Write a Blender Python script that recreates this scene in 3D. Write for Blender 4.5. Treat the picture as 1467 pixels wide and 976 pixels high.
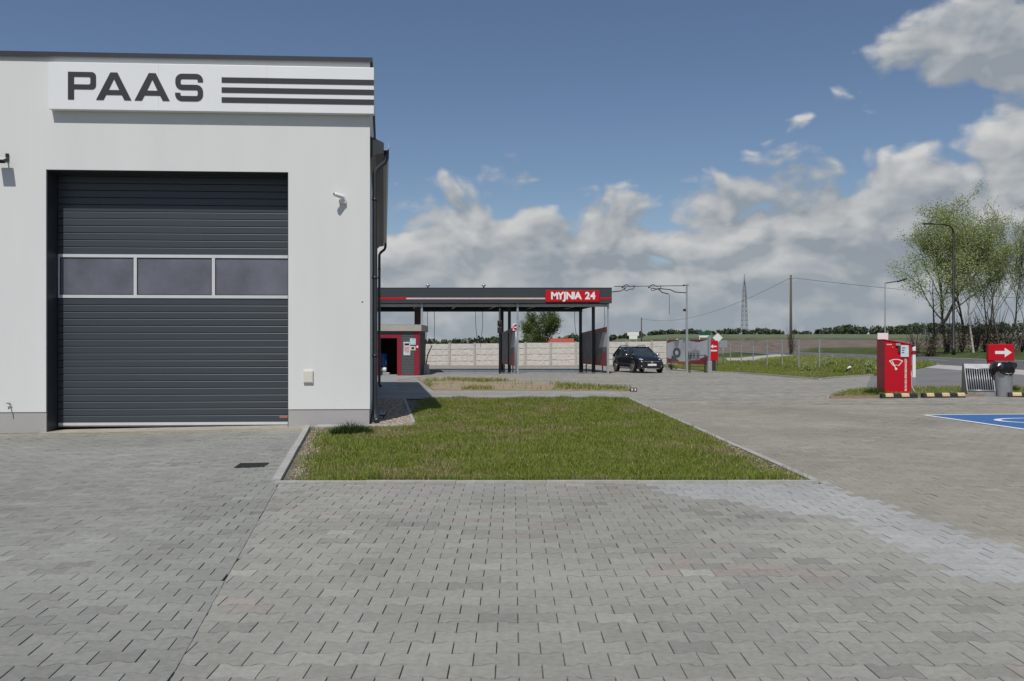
import bpy, bmesh, math, random
import numpy as np
from mathutils import Vector, Matrix

for o in list(bpy.data.objects): bpy.data.objects.remove(o)
S = bpy.context.scene
C = S.collection
rnd = random.Random(7)
rng = np.random.default_rng(11)
R = math.radians

# ---------------------------------------------------------------- camera
F, HY, CX, EYE = 1200.0, 497.0, 733.5, 1.38      # focal px, horizon row, centre column, eye height
cd = bpy.data.cameras.new('camera'); cam = bpy.data.objects.new('camera', cd); C.objects.link(cam)
cam.location = (0, 0, EYE); cam.rotation_euler = (R(90), 0, 0)
cd.sensor_width = 36; cd.lens = F / 1467 * 36; cd.shift_y = (HY - 488) / 1467
cd.clip_start = 0.05; cd.clip_end = 6000
S.camera = cam
S.render.resolution_x, S.render.resolution_y = 1024, 681

# ---------------------------------------------------------------- sky, sun, exposure
SUN_EL, SUN_HEAD = 57.0, 12.5            # elevation; light travels 12.5 deg right of +Y
W = bpy.data.worlds.new('World'); S.world = W; W.use_nodes = True
def build_world():
    nt = W.node_tree; N = nt.nodes; L = nt.links; N.clear()
    def node(t, **k):
        n = N.new(t)
        for a, b in k.items(): setattr(n, a, b)
        return n
    def inp(sock, v):
        if hasattr(v, 'default_value') or hasattr(v, 'is_linked'): L.new(v, sock)
        else: sock.default_value = v
    def M(op, a, b=0.0, c=0.0, clamp=False):
        n = node('ShaderNodeMath', operation=op, use_clamp=clamp)
        inp(n.inputs[0], a); inp(n.inputs[1], b); inp(n.inputs[2], c)
        return n.outputs[0]
    def smooth(x, a, b):
        n = node('ShaderNodeMapRange', interpolation_type='SMOOTHSTEP'); inp(n.inputs[0], x)
        n.inputs[1].default_value = a; n.inputs[2].default_value = b
        return n.outputs[0]
    def noise(vec, scale, det, rough=0.55, dist=0.0):
        n = node('ShaderNodeTexNoise', noise_dimensions='2D'); L.new(vec, n.inputs['Vector'])
        n.inputs['Scale'].default_value = scale; n.inputs['Detail'].default_value = det
        n.inputs['Roughness'].default_value = rough; n.inputs['Distortion'].default_value = dist
        return n.outputs[0]
    def comb(x, y, z):
        n = node('ShaderNodeCombineXYZ'); inp(n.inputs[0], x); inp(n.inputs[1], y); inp(n.inputs[2], z); return n.outputs[0]
    def mixc(f, a, b):
        n = node('ShaderNodeMix', data_type='RGBA'); inp(n.inputs[0], f)
        for s, v in ((n.inputs[6], a), (n.inputs[7], b)):
            if isinstance(v, tuple): s.default_value = (*v, 1)
            else: L.new(v, s)
        return n.outputs[2]
    sky = node('ShaderNodeTexSky', sky_type='NISHITA')
    sky.sun_disc = False; sky.sun_elevation = R(SUN_EL); sky.sun_rotation = R(180 + SUN_HEAD)
    sky.altitude = 200; sky.air_density = 1.0; sky.dust_density = 0.4; sky.ozone_density = 2.2
    tc = node('ShaderNodeTexCoord')
    sep = node('ShaderNodeSeparateXYZ'); L.new(tc.outputs['Generated'], sep.inputs[0])
    x, y, z = sep.outputs
    az = M('ARCTAN2', x, y)                                     # 0 = straight ahead
    el = M('ARCSINE', z)
    p = comb(M('MULTIPLY', az, 1.0), M('MULTIPLY', el, 1.55), 0.35)
    def shifted(dx, dy):
        n = node('ShaderNodeVectorMath', operation='ADD'); L.new(p, n.inputs[0]); n.inputs[1].default_value = (dx, dy, 0.0); return n.outputs[0]
    def puff(pv, scale, det):
        wn = node('ShaderNodeTexNoise', noise_dimensions='2D'); L.new(pv, wn.inputs['Vector']); wn.inputs['Scale'].default_value = 9.0; wn.inputs['Detail'].default_value = 2.0
        wm = node('ShaderNodeVectorMath', operation='MULTIPLY_ADD'); L.new(wn.outputs['Color'], wm.inputs[0]); wm.inputs[1].default_value = (0.075, 0.075, 0.0); L.new(pv, wm.inputs[2])
        v = node('ShaderNodeTexVoronoi', feature='SMOOTH_F1', voronoi_dimensions='2D'); L.new(wm.outputs[0], v.inputs['Vector'])
        v.inputs['Scale'].default_value = scale; v.inputs['Detail'].default_value = det; v.inputs['Roughness'].default_value = 0.5; v.inputs['Lacunarity'].default_value = 2.3; v.inputs['Smoothness'].default_value = 0.35
        return M('SUBTRACT', 1.0, v.outputs['Distance'])
    def dens(pv, elv):
        big = noise(pv, 4.2, 2.0, 0.5)
        fine = M('MULTIPLY_ADD', puff(pv, 10.0, 2.0), 1.0, 0.34)
        wisp = noise(pv, 24.0, 4.0, 0.6)
        rise = M('MULTIPLY', smooth(az, 0.15, 0.5), 0.045)     # the bank of cloud climbs towards the right
        top = M('ADD', 0.178, rise)
        bank = M('MULTIPLY', M('SUBTRACT', top, elv), 9.0)
        bank = M('MINIMUM', bank, 0.9)
        # one heap of cloud higher up, plus loose ones all round
        dx = M('DIVIDE', M('SUBTRACT', az, 0.57), 0.15); dy = M('DIVIDE', M('SUBTRACT', elv, 0.335), 0.075)
        r2 = M('ADD', M('MULTIPLY', dx, dx), M('MULTIPLY', dy, dy))
        heap = M('MULTIPLY', M('SUBTRACT', 1.0, r2), 0.85)
        loose = M('MULTIPLY', M('SUBTRACT', noise(pv, 1.7, 1.0, 0.5), 0.60), 4.0)
        loose = M('SUBTRACT', loose, M('MULTIPLY', M('SUBTRACT', 1.0, smooth(M('ABSOLUTE', M('SUBTRACT', az, 0.0)), 0.75, 1.0)), 3.0))
        cov = M('MAXIMUM', bank, M('MAXIMUM', heap, loose))
        d = M('ADD', cov, M('MULTIPLY', M('SUBTRACT', fine, 0.5), 1.0))
        d = M('ADD', d, M('MULTIPLY', M('SUBTRACT', wisp, 0.5), 0.5))
        return M('ADD', d, M('MULTIPLY', M('SUBTRACT', big, 0.5), 0.5)), fine, big
    d0, f0, b0 = dens(p, el)
    d1, f1, b1 = dens(shifted(-0.010, 0.028), M('ADD', el, 0.018))
    alpha = smooth(d0, -0.02, 0.42)
    lit = M('MULTIPLY_ADD', M('SUBTRACT', d0, d1), 1.15, 0.20, clamp=True)   # bright where the cloud thins towards the sun
    thick = smooth(d0, 0.1, 1.1)
    lit = M('MULTIPLY', lit, M('MULTIPLY_ADD', thick, -0.25, 1.0))
    lit = M('ADD', lit, M('MULTIPLY', M('SUBTRACT', b0, 0.5), 0.75), clamp=True)
    ccol = mixc(lit, (3.25, 3.7, 4.2), (7.2, 7.25, 7.2))
    low = smooth(el, 0.14, 0.0)
    ccol = mixc(M('MULTIPLY', low, 0.45), ccol, (3.9, 4.5, 5.0))
    skyc = mixc(1.0, (1, 1, 1), sky.outputs[0])
    g = node('ShaderNodeHueSaturation'); L.new(sky.outputs[0], g.inputs['Color']); g.inputs['Saturation'].default_value = 1.02; g.inputs['Hue'].default_value = 0.503; g.inputs['Value'].default_value = 0.92
    col = mixc(alpha, g.outputs[0], ccol)
    bg = node('ShaderNodeBackground'); L.new(col, bg.inputs[0]); bg.inputs[1].default_value = 0.085
    out = node('ShaderNodeOutputWorld'); L.new(bg.outputs[0], out.inputs[0])
build_world()
sl = bpy.data.lights.new('sun', 'SUN'); sl.energy = 3.5; sl.angle = R(0.53); sl.color = (1.0, 0.955, 0.89)
sun = bpy.data.objects.new('sun', sl); C.objects.link(sun)
ldir = Vector((math.sin(R(SUN_HEAD)) * math.cos(R(SUN_EL)), math.cos(R(SUN_HEAD)) * math.cos(R(SUN_EL)), -math.sin(R(SUN_EL))))
sun.rotation_euler = ldir.to_track_quat('-Z', 'Y').to_euler(); sun.location = (-20, -40, 60)
S.view_settings.view_transform = 'Standard'; S.view_settings.look = 'None'
S.view_settings.exposure = 0.0; S.view_settings.gamma = 1.0; S.view_settings.use_curve_mapping = False

# ---------------------------------------------------------------- helpers
def px(x, y, z=0.0):
    """ground point (at height z) seen at photo pixel"""
    Y = F * (EYE - z) / (y - HY); return ((x - CX) * Y / F, Y)
def at(x, Y): return (x - CX) * Y / F
def hz(y, Y): return EYE + (HY - y) * Y / F
def gz(X, Y=10): return 0.016 * min(0.0, X + 2.6)

MATS = {}
def mat(name, col, rough=0.6, metal=0.0, var=0.12, scale=6.0, bump=0.0, bscale=60.0, col2=None, stretch=(1, 1, 1), spec=0.5, objcol=False, attr=None, coat=0.0, geo=False, big=0.0):
    if name in MATS: return MATS[name]
    m = bpy.data.materials.new(name); m.use_nodes = True; MATS[name] = m
    nt = m.node_tree; N = nt.nodes; L = nt.links; b = N['Principled BSDF']
    b.inputs['Roughness'].default_value = rough; b.inputs['Metallic'].default_value = metal
    b.inputs['Specular IOR Level'].default_value = spec
    if coat: b.inputs['Coat Weight'].default_value = coat
    tc = N.new('ShaderNodeTexCoord'); mp = N.new('ShaderNodeMapping'); mp.inputs['Scale'].default_value = stretch
    crd = N.new('ShaderNodeNewGeometry').outputs['Position'] if geo else tc.outputs['Object']
    L.new(crd, mp.inputs[0])
    n = N.new('ShaderNodeTexNoise'); n.inputs['Scale'].default_value = scale; n.inputs['Detail'].default_value = 6; n.inputs['Roughness'].default_value = 0.6
    L.new(mp.outputs[0], n.inputs['Vector'])
    mr = N.new('ShaderNodeMapRange'); mr.inputs[1].default_value = 0.3; mr.inputs[2].default_value = 0.7
    L.new(n.outputs[0], mr.inputs[0])
    if objcol: src = N.new('ShaderNodeObjectInfo').outputs['Color']
    elif attr:
        a = N.new('ShaderNodeAttribute'); a.attribute_name = attr; src = a.outputs['Color']
    else: src = None
    if col2 is not None:
        mx = N.new('ShaderNodeMix'); mx.data_type = 'RGBA'; mx.inputs[6].default_value = (*col, 1); mx.inputs[7].default_value = (*col2, 1)
        L.new(mr.outputs[0], mx.inputs[0]); res = mx.outputs[2]
    else:
        mr.inputs[3].default_value = 1 - var; mr.inputs[4].default_value = 1 + var
        mx = N.new('ShaderNodeMix'); mx.data_type = 'RGBA'; mx.blend_type = 'MULTIPLY'; mx.inputs[0].default_value = 1
        if src is not None: L.new(src, mx.inputs[6])
        else: mx.inputs[6].default_value = (*col, 1)
        L.new(mr.outputs[0], mx.inputs[7]); res = mx.outputs[2]
    if big > 0:
        n3 = N.new('ShaderNodeTexNoise'); n3.inputs['Scale'].default_value = 0.55; n3.inputs['Detail'].default_value = 7; n3.inputs['Roughness'].default_value = 0.62; n3.inputs['Distortion'].default_value = 0.6
        L.new(crd, n3.inputs['Vector']); m3 = N.new('ShaderNodeMapRange'); m3.inputs[1].default_value = .32; m3.inputs[2].default_value = .68; m3.inputs[3].default_value = 1 - big; m3.inputs[4].default_value = 1 + big * .6
        L.new(n3.outputs[0], m3.inputs[0]); x3 = N.new('ShaderNodeMix'); x3.data_type = 'RGBA'; x3.blend_type = 'MULTIPLY'; x3.inputs[0].default_value = 1; L.new(res, x3.inputs[6]); L.new(m3.outputs[0], x3.inputs[7]); res = x3.outputs[2]
    L.new(res, b.inputs['Base Color'])
    if bump > 0:
        n2 = N.new('ShaderNodeTexNoise'); n2.inputs['Scale'].default_value = bscale; n2.inputs['Detail'].default_value = 4
        L.new(crd, n2.inputs['Vector'])
        bp = N.new('ShaderNodeBump'); bp.inputs['Strength'].default_value = bump; bp.inputs['Distance'].default_value = 0.02
        L.new(n2.outputs[0], bp.inputs['Height']); L.new(bp.outputs[0], b.inputs['Normal'])
    return m

def tag(o, label=None, cat=None, group=None, kind=None):
    if label: o['label'] = label
    if cat: o['category'] = cat
    if group: o['group'] = group
    if kind: o['kind'] = kind
    return o
def thing(name, label, cat, loc=(0, 0, 0), rz=0.0, group=None):
    o = bpy.data.objects.new(name, None); C.objects.link(o); o.location = loc; o.rotation_euler = (0, 0, rz)
    o.empty_display_size = 0.2
    return tag(o, label, cat, group)
def link(name, me, parent=None, m=None):
    o = bpy.data.objects.new(name, me); C.objects.link(o)
    if m is not None and not me.materials: me.materials.append(m)
    if parent is not None: o.parent = parent
    return o
def copy_tree(o, parent=None):
    c = o.copy(); C.objects.link(c); c.parent = parent
    for ch in [k for k in bpy.data.objects if k.parent == o]: copy_tree(ch, c)
    return c

class MB:
    def __init__(s): s.v = []; s.f = []; s.mi = []; s.sm = []
    def face(s, idx, mi=0, sm=False): s.f.append(tuple(idx)); s.mi.append(mi); s.sm.append(sm)
    def box(s, x0, x1, y0, y1, z0, z1, mi=0):
        i = len(s.v)
        s.v += [(x0, y0, z0), (x1, y0, z0), (x1, y1, z0), (x0, y1, z0), (x0, y0, z1), (x1, y0, z1), (x1, y1, z1), (x0, y1, z1)]
        for q in ((0, 3, 2, 1), (4, 5, 6, 7), (0, 1, 5, 4), (1, 2, 6, 5), (2, 3, 7, 6), (3, 0, 4, 7)): s.face([i + k for k in q], mi)
        return s
    def prism(s, pts, z0, z1, mi=0):
        """footprint pts (ccw) extruded; z0 / z1 numbers or lists"""
        n = len(pts); i = len(s.v)
        a = z0 if isinstance(z0, (list, tuple)) else [z0] * n; b = z1 if isinstance(z1, (list, tuple)) else [z1] * n
        s.v += [(p[0], p[1], a[k]) for k, p in enumerate(pts)] + [(p[0], p[1], b[k]) for k, p in enumerate(pts)]
        s.face([i + k for k in range(n)][::-1], mi); s.face([i + n + k for k in range(n)], mi)
        for k in range(n): s.face((i + k, i + (k + 1) % n, i + n + (k + 1) % n, i + n + k), mi)
        return s
    def extrude(s, prof, x0, x1, mi=0):
        """profile in (y,z) extruded along x"""
        n = len(prof); i = len(s.v)
        s.v += [(x0, p[0], p[1]) for p in prof] + [(x1, p[0], p[1]) for p in prof]
        s.face([i + k for k in range(n)], mi); s.face([i + n + k for k in range(n)][::-1], mi)
        for k in range(n): s.face((i + k, i + n + k, i + n + (k + 1) % n, i + (k + 1) % n), mi)
        return s
    def quad(s, a, b, c, d, mi=0):
        i = len(s.v); s.v += [tuple(a), tuple(b), tuple(c), tuple(d)]; s.face((i, i + 1, i + 2, i + 3), mi); return s
    def poly(s, pts, mi=0):
        i = len(s.v); s.v += [tuple(p) for p in pts]; s.face(range(i, i + len(pts)), mi); return s
    def tube(s, pts, rad, n=8, mi=0, caps=True, sm=True):
        pts = [Vector(p) for p in pts]
        rs = rad if isinstance(rad, (list, tuple)) else [rad] * len(pts)
        i = len(s.v); up = None
        for k, p in enumerate(pts):
            t = (pts[min(k + 1, len(pts) - 1)] - pts[max(k - 1, 0)]).normalized()
            if up is None: up = Vector((0, 0, 1)) if abs(t.z) < 0.9 else Vector((0, 1, 0))
            u = t.cross(up)
            if u.length < 1e-5: u = t.orthogonal()
            u.normalize(); w = u.cross(t).normalized(); up = w
            for q in range(n):
                a = 2 * math.pi * q / n; s.v.append(tuple(p + (u * math.cos(a) + w * math.sin(a)) * rs[k]))
        for k in range(len(pts) - 1):
            for q in range(n):
                s.face((i + k * n + q, i + k * n + (q + 1) % n, i + (k + 1) * n + (q + 1) % n, i + (k + 1) * n + q), mi, sm)
        if caps:
            s.face([i + q for q in range(n)][::-1], mi); j = i + (len(pts) - 1) * n; s.face([j + q for q in range(n)], mi)
        return s
    def lathe(s, prof, n=20, c=(0, 0), mi=0, axis='z'):
        i = len(s.v)
        for r, z in prof:
            for q in range(n):
                a = 2 * math.pi * q / n; s.v.append((c[0] + r * math.cos(a), c[1] + r * math.sin(a), z))
        for k in range(len(prof) - 1):
            for q in range(n): s.face((i + k * n + q, i + k * n + (q + 1) % n, i + (k + 1) * n + (q + 1) % n, i + (k + 1) * n + q), mi, True)
        s.face([i + q for q in range(n)][::-1], mi); j = i + (len(prof) - 1) * n; s.face([j + q for q in range(n)], mi)
        return s
    def xf(s, M): s.v = [tuple(M @ Vector(p)) for p in s.v]; return s
    def mesh(s, name, mats):
        me = bpy.data.meshes.new(name); me.from_pydata(s.v, [], s.f)
        for m in (mats if isinstance(mats, (list, tuple)) else [mats]): me.materials.append(m)
        me.polygons.foreach_set('material_index', s.mi); me.polygons.foreach_set('use_smooth', s.sm); me.update(); return me
    def build(s, name, mats, parent=None, bevel=0.0):
        o = link(name, s.mesh(name, mats), parent)
        if bevel:
            b = o.modifiers.new('bevel', 'BEVEL'); b.width = bevel; b.segments = 2; b.limit_method = 'ANGLE'
        return o

def outline(name, loops, depth, m, parent=None, place=None):
    """flat letter / mark from closed loops (holes even-odd), in local x,z plane facing -y"""
    cu = bpy.data.curves.new(name, 'CURVE'); cu.dimensions = '2D'; cu.fill_mode = 'BOTH'; cu.extrude = depth / 2
    for lp in loops:
        sp = cu.splines.new('POLY'); sp.points.add(len(lp) - 1); sp.use_cyclic_u = True
        for k, q in enumerate(lp): sp.points[k].co = (q[0], q[1], 0, 1)
    return curve_mesh(name, cu, m, parent, place)
def curve_mesh(name, cu, m, parent, place):
    t = bpy.data.objects.new(name + '_tmp', cu); C.objects.link(t)
    dg = bpy.context.evaluated_depsgraph_get(); me = bpy.data.meshes.new_from_object(t.evaluated_get(dg))
    bpy.data.objects.remove(t); bpy.data.curves.remove(cu)
    me.materials.clear(); me.materials.append(m)
    me.transform(Matrix.Rotation(R(90), 4, 'X'))
    if place is not None: me.transform(place)
    me.name = name; return link(name, me, parent)
def text(name, body, size, m, parent, place, bold=0.0, depth=0.004, space=1.0, align='CENTER'):
    cu = bpy.data.curves.new(name, 'FONT'); cu.body = body; cu.size = size; cu.offset = bold; cu.extrude = depth / 2
    cu.align_x = align; cu.align_y = 'CENTER'; cu.space_character = space; cu.resolution_u = 4
    return curve_mesh(name, cu, m, parent, place)
T3 = lambda x, y, z: Matrix.Translation((x, y, z))

# base materials
conc = mat('concrete', (0.36, 0.355, 0.34), 0.85, var=0.14, scale=9, bump=0.25, bscale=120)
plaster = mat('white_plaster', (0.685, 0.692, 0.688), 0.9, var=0.03, scale=1.3, stretch=(1.0, 1.0, 0.18), bump=0.10, bscale=190)
plinthm = mat('plinth_plaster', (0.40, 0.39, 0.385), 0.85, var=0.12, scale=160, bump=0.3, bscale=300)
anth = mat('anthracite_metal', (0.035, 0.042, 0.05), 0.42, 0.0, var=0.08, scale=3)
anthd = mat('anthracite_slat', (0.045, 0.057, 0.070), 0.42, 0.0, var=0.06, scale=2.0, stretch=(0.4, 1, 4))
blackm = mat('black_paint', (0.014, 0.014, 0.016), 0.5, var=0.1)
rubber = mat('black_rubber', (0.02, 0.02, 0.021), 0.8, var=0.2, scale=20)
galv = mat('galvanised_steel', (0.42, 0.44, 0.46), 0.45, 0.6, var=0.15, scale=14)
alu = mat('white_aluminium', (0.66, 0.68, 0.70), 0.4, 0.2, var=0.04)
signw = mat('sign_white', (0.78, 0.80, 0.82), 0.38, var=0.02, scale=0.8)
signdk = mat('sign_charcoal', (0.026, 0.029, 0.036), 0.55, var=0.05)
red = mat('red_paint', (0.50, 0.006, 0.018), 0.5, var=0.06, scale=3, spec=0.25)
redd = mat('dark_red_paint', (0.24, 0.012, 0.028), 0.5, var=0.12, scale=4)
white = mat('white_paint', (0.78, 0.78, 0.77), 0.5, var=0.04)
soil = mat('soil', (0.16, 0.115, 0.075), 0.95, col2=(0.27, 0.215, 0.155), scale=5, bump=0.6, bscale=40)

# ---------------------------------------------------------------- terrain
def Xn(Y): return 21.7 + 0.165 * (Y - 36.2)          # near edge of the road
ROADW = 11.2
def sm01(t): t = np.clip(t, 0, 1); return t * t * (3 - 2 * t)
FY = [0, 70, 100, 130, 160, 220, 320, 400, 3000]; FZ = [0.9, 0.91, 0.85, 0.9, 1.25, 2.85, 5.6, 7.5, 7.5]
def terr(X, Y):
    X = np.asarray(X, float); Y = np.asarray(Y, float)
    e = X - Xn(Y)
    r = np.where(Y > 5, np.clip((e + 4.5) / 4.5, 0, 1) * 0.4, 0.0)
    fz = np.interp(Y, FY, FZ)
    w = sm01((e - ROADW - 0.6) / 3.0) * (Y > 10)
    z = r * (1 - w) + fz * w
    az = X / np.maximum(Y, 1)
    w2 = sm01((Y - 165) / 70) * sm01((az - 0.02) / 0.18)
    z = np.where(e < ROADW + 1, z * (1 - w2) + fz * w2, z)
    w3 = sm01((Y - 165) / 200) * (1 - sm01((az - 0.02) / 0.18))
    near = (e < -4.4) & (Y < 66) & (Y > -40)
    return z + w3 * 0.8 - 0.3 * near
def terrain():
    na, nr = 300, 100
    a = np.linspace(-math.pi, math.pi, na + 1)[:-1]
    a = np.sort(np.concatenate([a, np.linspace(0.05, 0.65, 120)])); na = len(a)
    r = np.concatenate([[0.5], np.geomspace(6, 3000, nr)]); nr = len(r)
    A, Rr = np.meshgrid(a, r); X = np.sin(A) * Rr; Y = np.cos(A) * Rr
    Z = terr(X, Y) - 0.07
    v = np.stack([X, Y, Z], -1).reshape(-1, 3)
    f = []
    for i in range(nr - 1):
        for k in range(na): f.append((i * na + k, (i + 1) * na + k, (i + 1) * na + (k + 1) % na, i * na + (k + 1) % na))
    me = bpy.data.meshes.new('terrain'); me.from_pydata(v.tolist(), [], f)
    x, y = v[:, 0], v[:, 1]
    base = np.tile(np.array([0.062, 0.085, 0.026]), (len(v), 1))
    n = rng.random(len(v))[:, None]
    base *= 0.85 + 0.3 * n
    e = x - Xn(y)
    wob = 8 * np.sin(x * 0.05) + 5 * np.sin(x * 0.13 + 1)
    plough = sm01((y - 155 + wob * .4) / 12) * (1 - sm01((y - 232 + wob) / 14)) * sm01((x - 12) / 12)
    base = base * (1 - plough[:, None]) + np.array([0.165, 0.135, 0.115]) * plough[:, None]
    far = (sm01((y - 235) / 60))[:, None]
    base = base * (1 - far * (x > 0)[:, None]) + np.array([0.135, 0.155, 0.095]) * far * (x > 0)[:, None]  # far field green made paler, aerial haze put into the tint
    ca = me.color_attributes.new('tint', 'FLOAT_COLOR', 'POINT')
    ca.data.foreach_set('color', np.concatenate([base, np.ones((len(v), 1))], 1).astype(np.float32).ravel())
    me.polygons.foreach_set('use_smooth', [True] * len(f))
    o = link('terrain', me, None, mat('field', (1, 1, 1), 0.95, var=0.35, scale=0.35, attr='tint', bump=0.5, bscale=3, spec=0.1))
    tag(o, kind='structure')
terrain()

# ---------------------------------------------------------------- paving
sand = mat('joint_sand', (0.085, 0.08, 0.068), 0.95, col2=(0.20, 0.185, 0.155), scale=7)
def stone_mat(name, **k): return mat(name, (1, 1, 1), 0.82, var=0.13, scale=26, bump=0.35, bscale=240, spec=0.3, geo=True, big=0.13, **k)
stone_a = stone_mat('paver_field', attr='tint'); stone_o = stone_mat('paver_single', objcol=True)

# base sheet (bedding) over the whole yard
bx = MB(); xs = [-40, -20, -14, -9.5, -6, -2.6, 0, 5, 10, 15, 30]; ys = [-25, 0, 4, 8, 12, 16, 20, 30]
gi = {}
for i, X in enumerate(xs):
    for j, Y in enumerate(ys): gi[i, j] = len(bx.v); bx.v.append((X, Y, gz(X) - 0.016))
for i in range(len(xs) - 1):
    for j in range(len(ys) - 1): bx.face((gi[i, j], gi[i + 1, j], gi[i + 1, j + 1], gi[i, j + 1]))
paving = tag(bx.build('paving', sand), kind='structure')

SEAM_D = -0.188; SEAM_P = (-2.36, 8.49)            # seam and kerb line on the left of the lawn
def seam_x(Y): return SEAM_P[0] + SEAM_D * (Y - SEAM_P[1])
LAWN_Y0, LAWN_X1, LAWN_Y1 = 8.55, 3.05, 22.0
A_ = R(3.1); U = Vector((math.cos(A_), math.sin(A_), 0)); Nn = Vector((-math.sin(A_), math.cos(A_), 0))   # facade: along, inward
CORN = Vector((-2.51, 14.8, 0)); SD = Vector((-0.1508, 0.9886, 0))
def clip(poly, a, b, c):
    """keep a*x+b*y<=c"""
    out = []; n = len(poly)
    for k in range(n):
        p, q = poly[k], poly[(k + 1) % n]; dp = a * p[0] + b * p[1] - c; dq = a * q[0] + b * q[1] - c
        if dp <= 0: out.append(p)
        if dp * dq < 0: t = dp / (dp - dq); out.append((p[0] + (q[0] - p[0]) * t, p[1] + (q[1] - p[1]) * t))
    return out
def area(p): return 0.5 * sum(p[k][0] * p[(k + 1) % len(p)][1] - p[(k + 1) % len(p)][0] * p[k][1] for k in range(len(p)))
L2, WE, W0, PIT = 0.100, 0.0815, 0.0595, 0.141
def hpoly(gx, gy):
    l = L2 - gx; a, b = 0.037, 0.063
    top = [(-l, WE - gy), (-b, WE - gy), (-a, W0 - gy), (a, W0 - gy), (b, WE - gy), (l, WE - gy)]
    return [(-x, -y) for x, y in top][:0] + [(x, -y) for x, y in top] + [(x, y) for x, y in top[::-1]]
def inset(poly, d):
    """move vertices towards centroid by about d (pieces are small)"""
    cx = sum(p[0] for p in poly) / len(poly); cy = sum(p[1] for p in poly) / len(poly); out = []
    for x, y in poly:
        l = math.hypot(x - cx, y - cy) or 1; k = max(0, 1 - d / l); out.append((cx + (x - cx) * k, cy + (y - cy) * k))
    return out
HP = hpoly(0.0013, 0.0012); HPB = hpoly(0.0007, 0.0006)
strip_in = [px(*p) for p in ((860, 692.5), (890, 697), (1000, 713), (1159, 720), (1204, 744), (1264, 775), (1328, 807), (1398, 839), (1467, 877), (1600, 945))]
strip_out = [px(*p) for p in ((1168, 690), (1185, 693), (1229, 710), (1286, 729), (1344, 750), (1414, 772), (1467, 785), (1600, 825))]
def side(line, X, Y):
    """Y of polyline at X"""
    return float(np.interp(X, [p[0] for p in line], [p[1] for p in line]))
def hash2(i, j): return (math.sin(i * 12.9898 + j * 78.233) * 43758.5453) % 1.0
def blotch(X, Y): return 0.5 + 0.25 * math.sin(X * 1.7 + 1.3 * math.sin(Y * 1.1)) + 0.25 * math.sin(Y * 2.3 + 1.7 * math.sin(X * 0.9))
_si = sorted(strip_in); _so = sorted(strip_out)
def paver_colour(X, Y, left):
    v = 0.92 + 0.15 * rnd.random()
    if rnd.random() < 0.09: v *= 0.86
    b = blotch(X, Y)
    if left:
        c = (0.262, 0.265, 0.246); dd_ = -((X - CORN.x) * Nn.x + (Y - CORN.y) * Nn.y); k_ = max(0, min(1, (1.5 - dd_) / 1.1)) * (.55 + .45 * b); c = (c[0] + .055 * k_, c[1] + .028 * k_, c[2] - .02 * k_)
    elif X > 1.0 and Y > side(_so, X, Y) + 0.0 and X > 3.12: 
        c = (0.295, 0.278, 0.236); v = 0.92 + 0.13 * rnd.random(); v *= 0.92 + 0.14 * b
    elif X > 1.1 and Y > side(_si, X, Y): c = (0.378, 0.384, 0.374); v = 0.93 + 0.12 * rnd.random(); v *= 1 - .10 * b
    else: c = (0.297, 0.292, 0.264)
    if not left and X < 3 and rnd.random() < (0.22 if b > 0.78 else 0.015): c = (0.31, 0.283, 0.252)
    if rnd.random() < 0.03: v *= 1.14
    v *= 0.94 + 0.12 * blotch(X * .6 + 3, Y * .6)
    return (c[0] * v, c[1] * v, c[2] * v)
FV, FF, FC = [], [], []
def emit(poly, z, col, tz, cf=.0024):
    n = len(poly); i = len(FV); ip = inset(poly, cf)
    for k, (x, y) in enumerate(ip): FV.append((x, y, z + tz[0] * (x - poly[0][0]) + tz[1] * (y - poly[0][1])))
    for x, y in poly: FV.append((x, y, z - (0.010 if cf > .002 else .004)))
    FF.append(tuple(range(i, i + n)))
    for k in range(n): FF.append((i + k, i + n + k, i + n + (k + 1) % n, i + (k + 1) % n))
    FC.extend([col] * (2 * n))
singles = []
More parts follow.
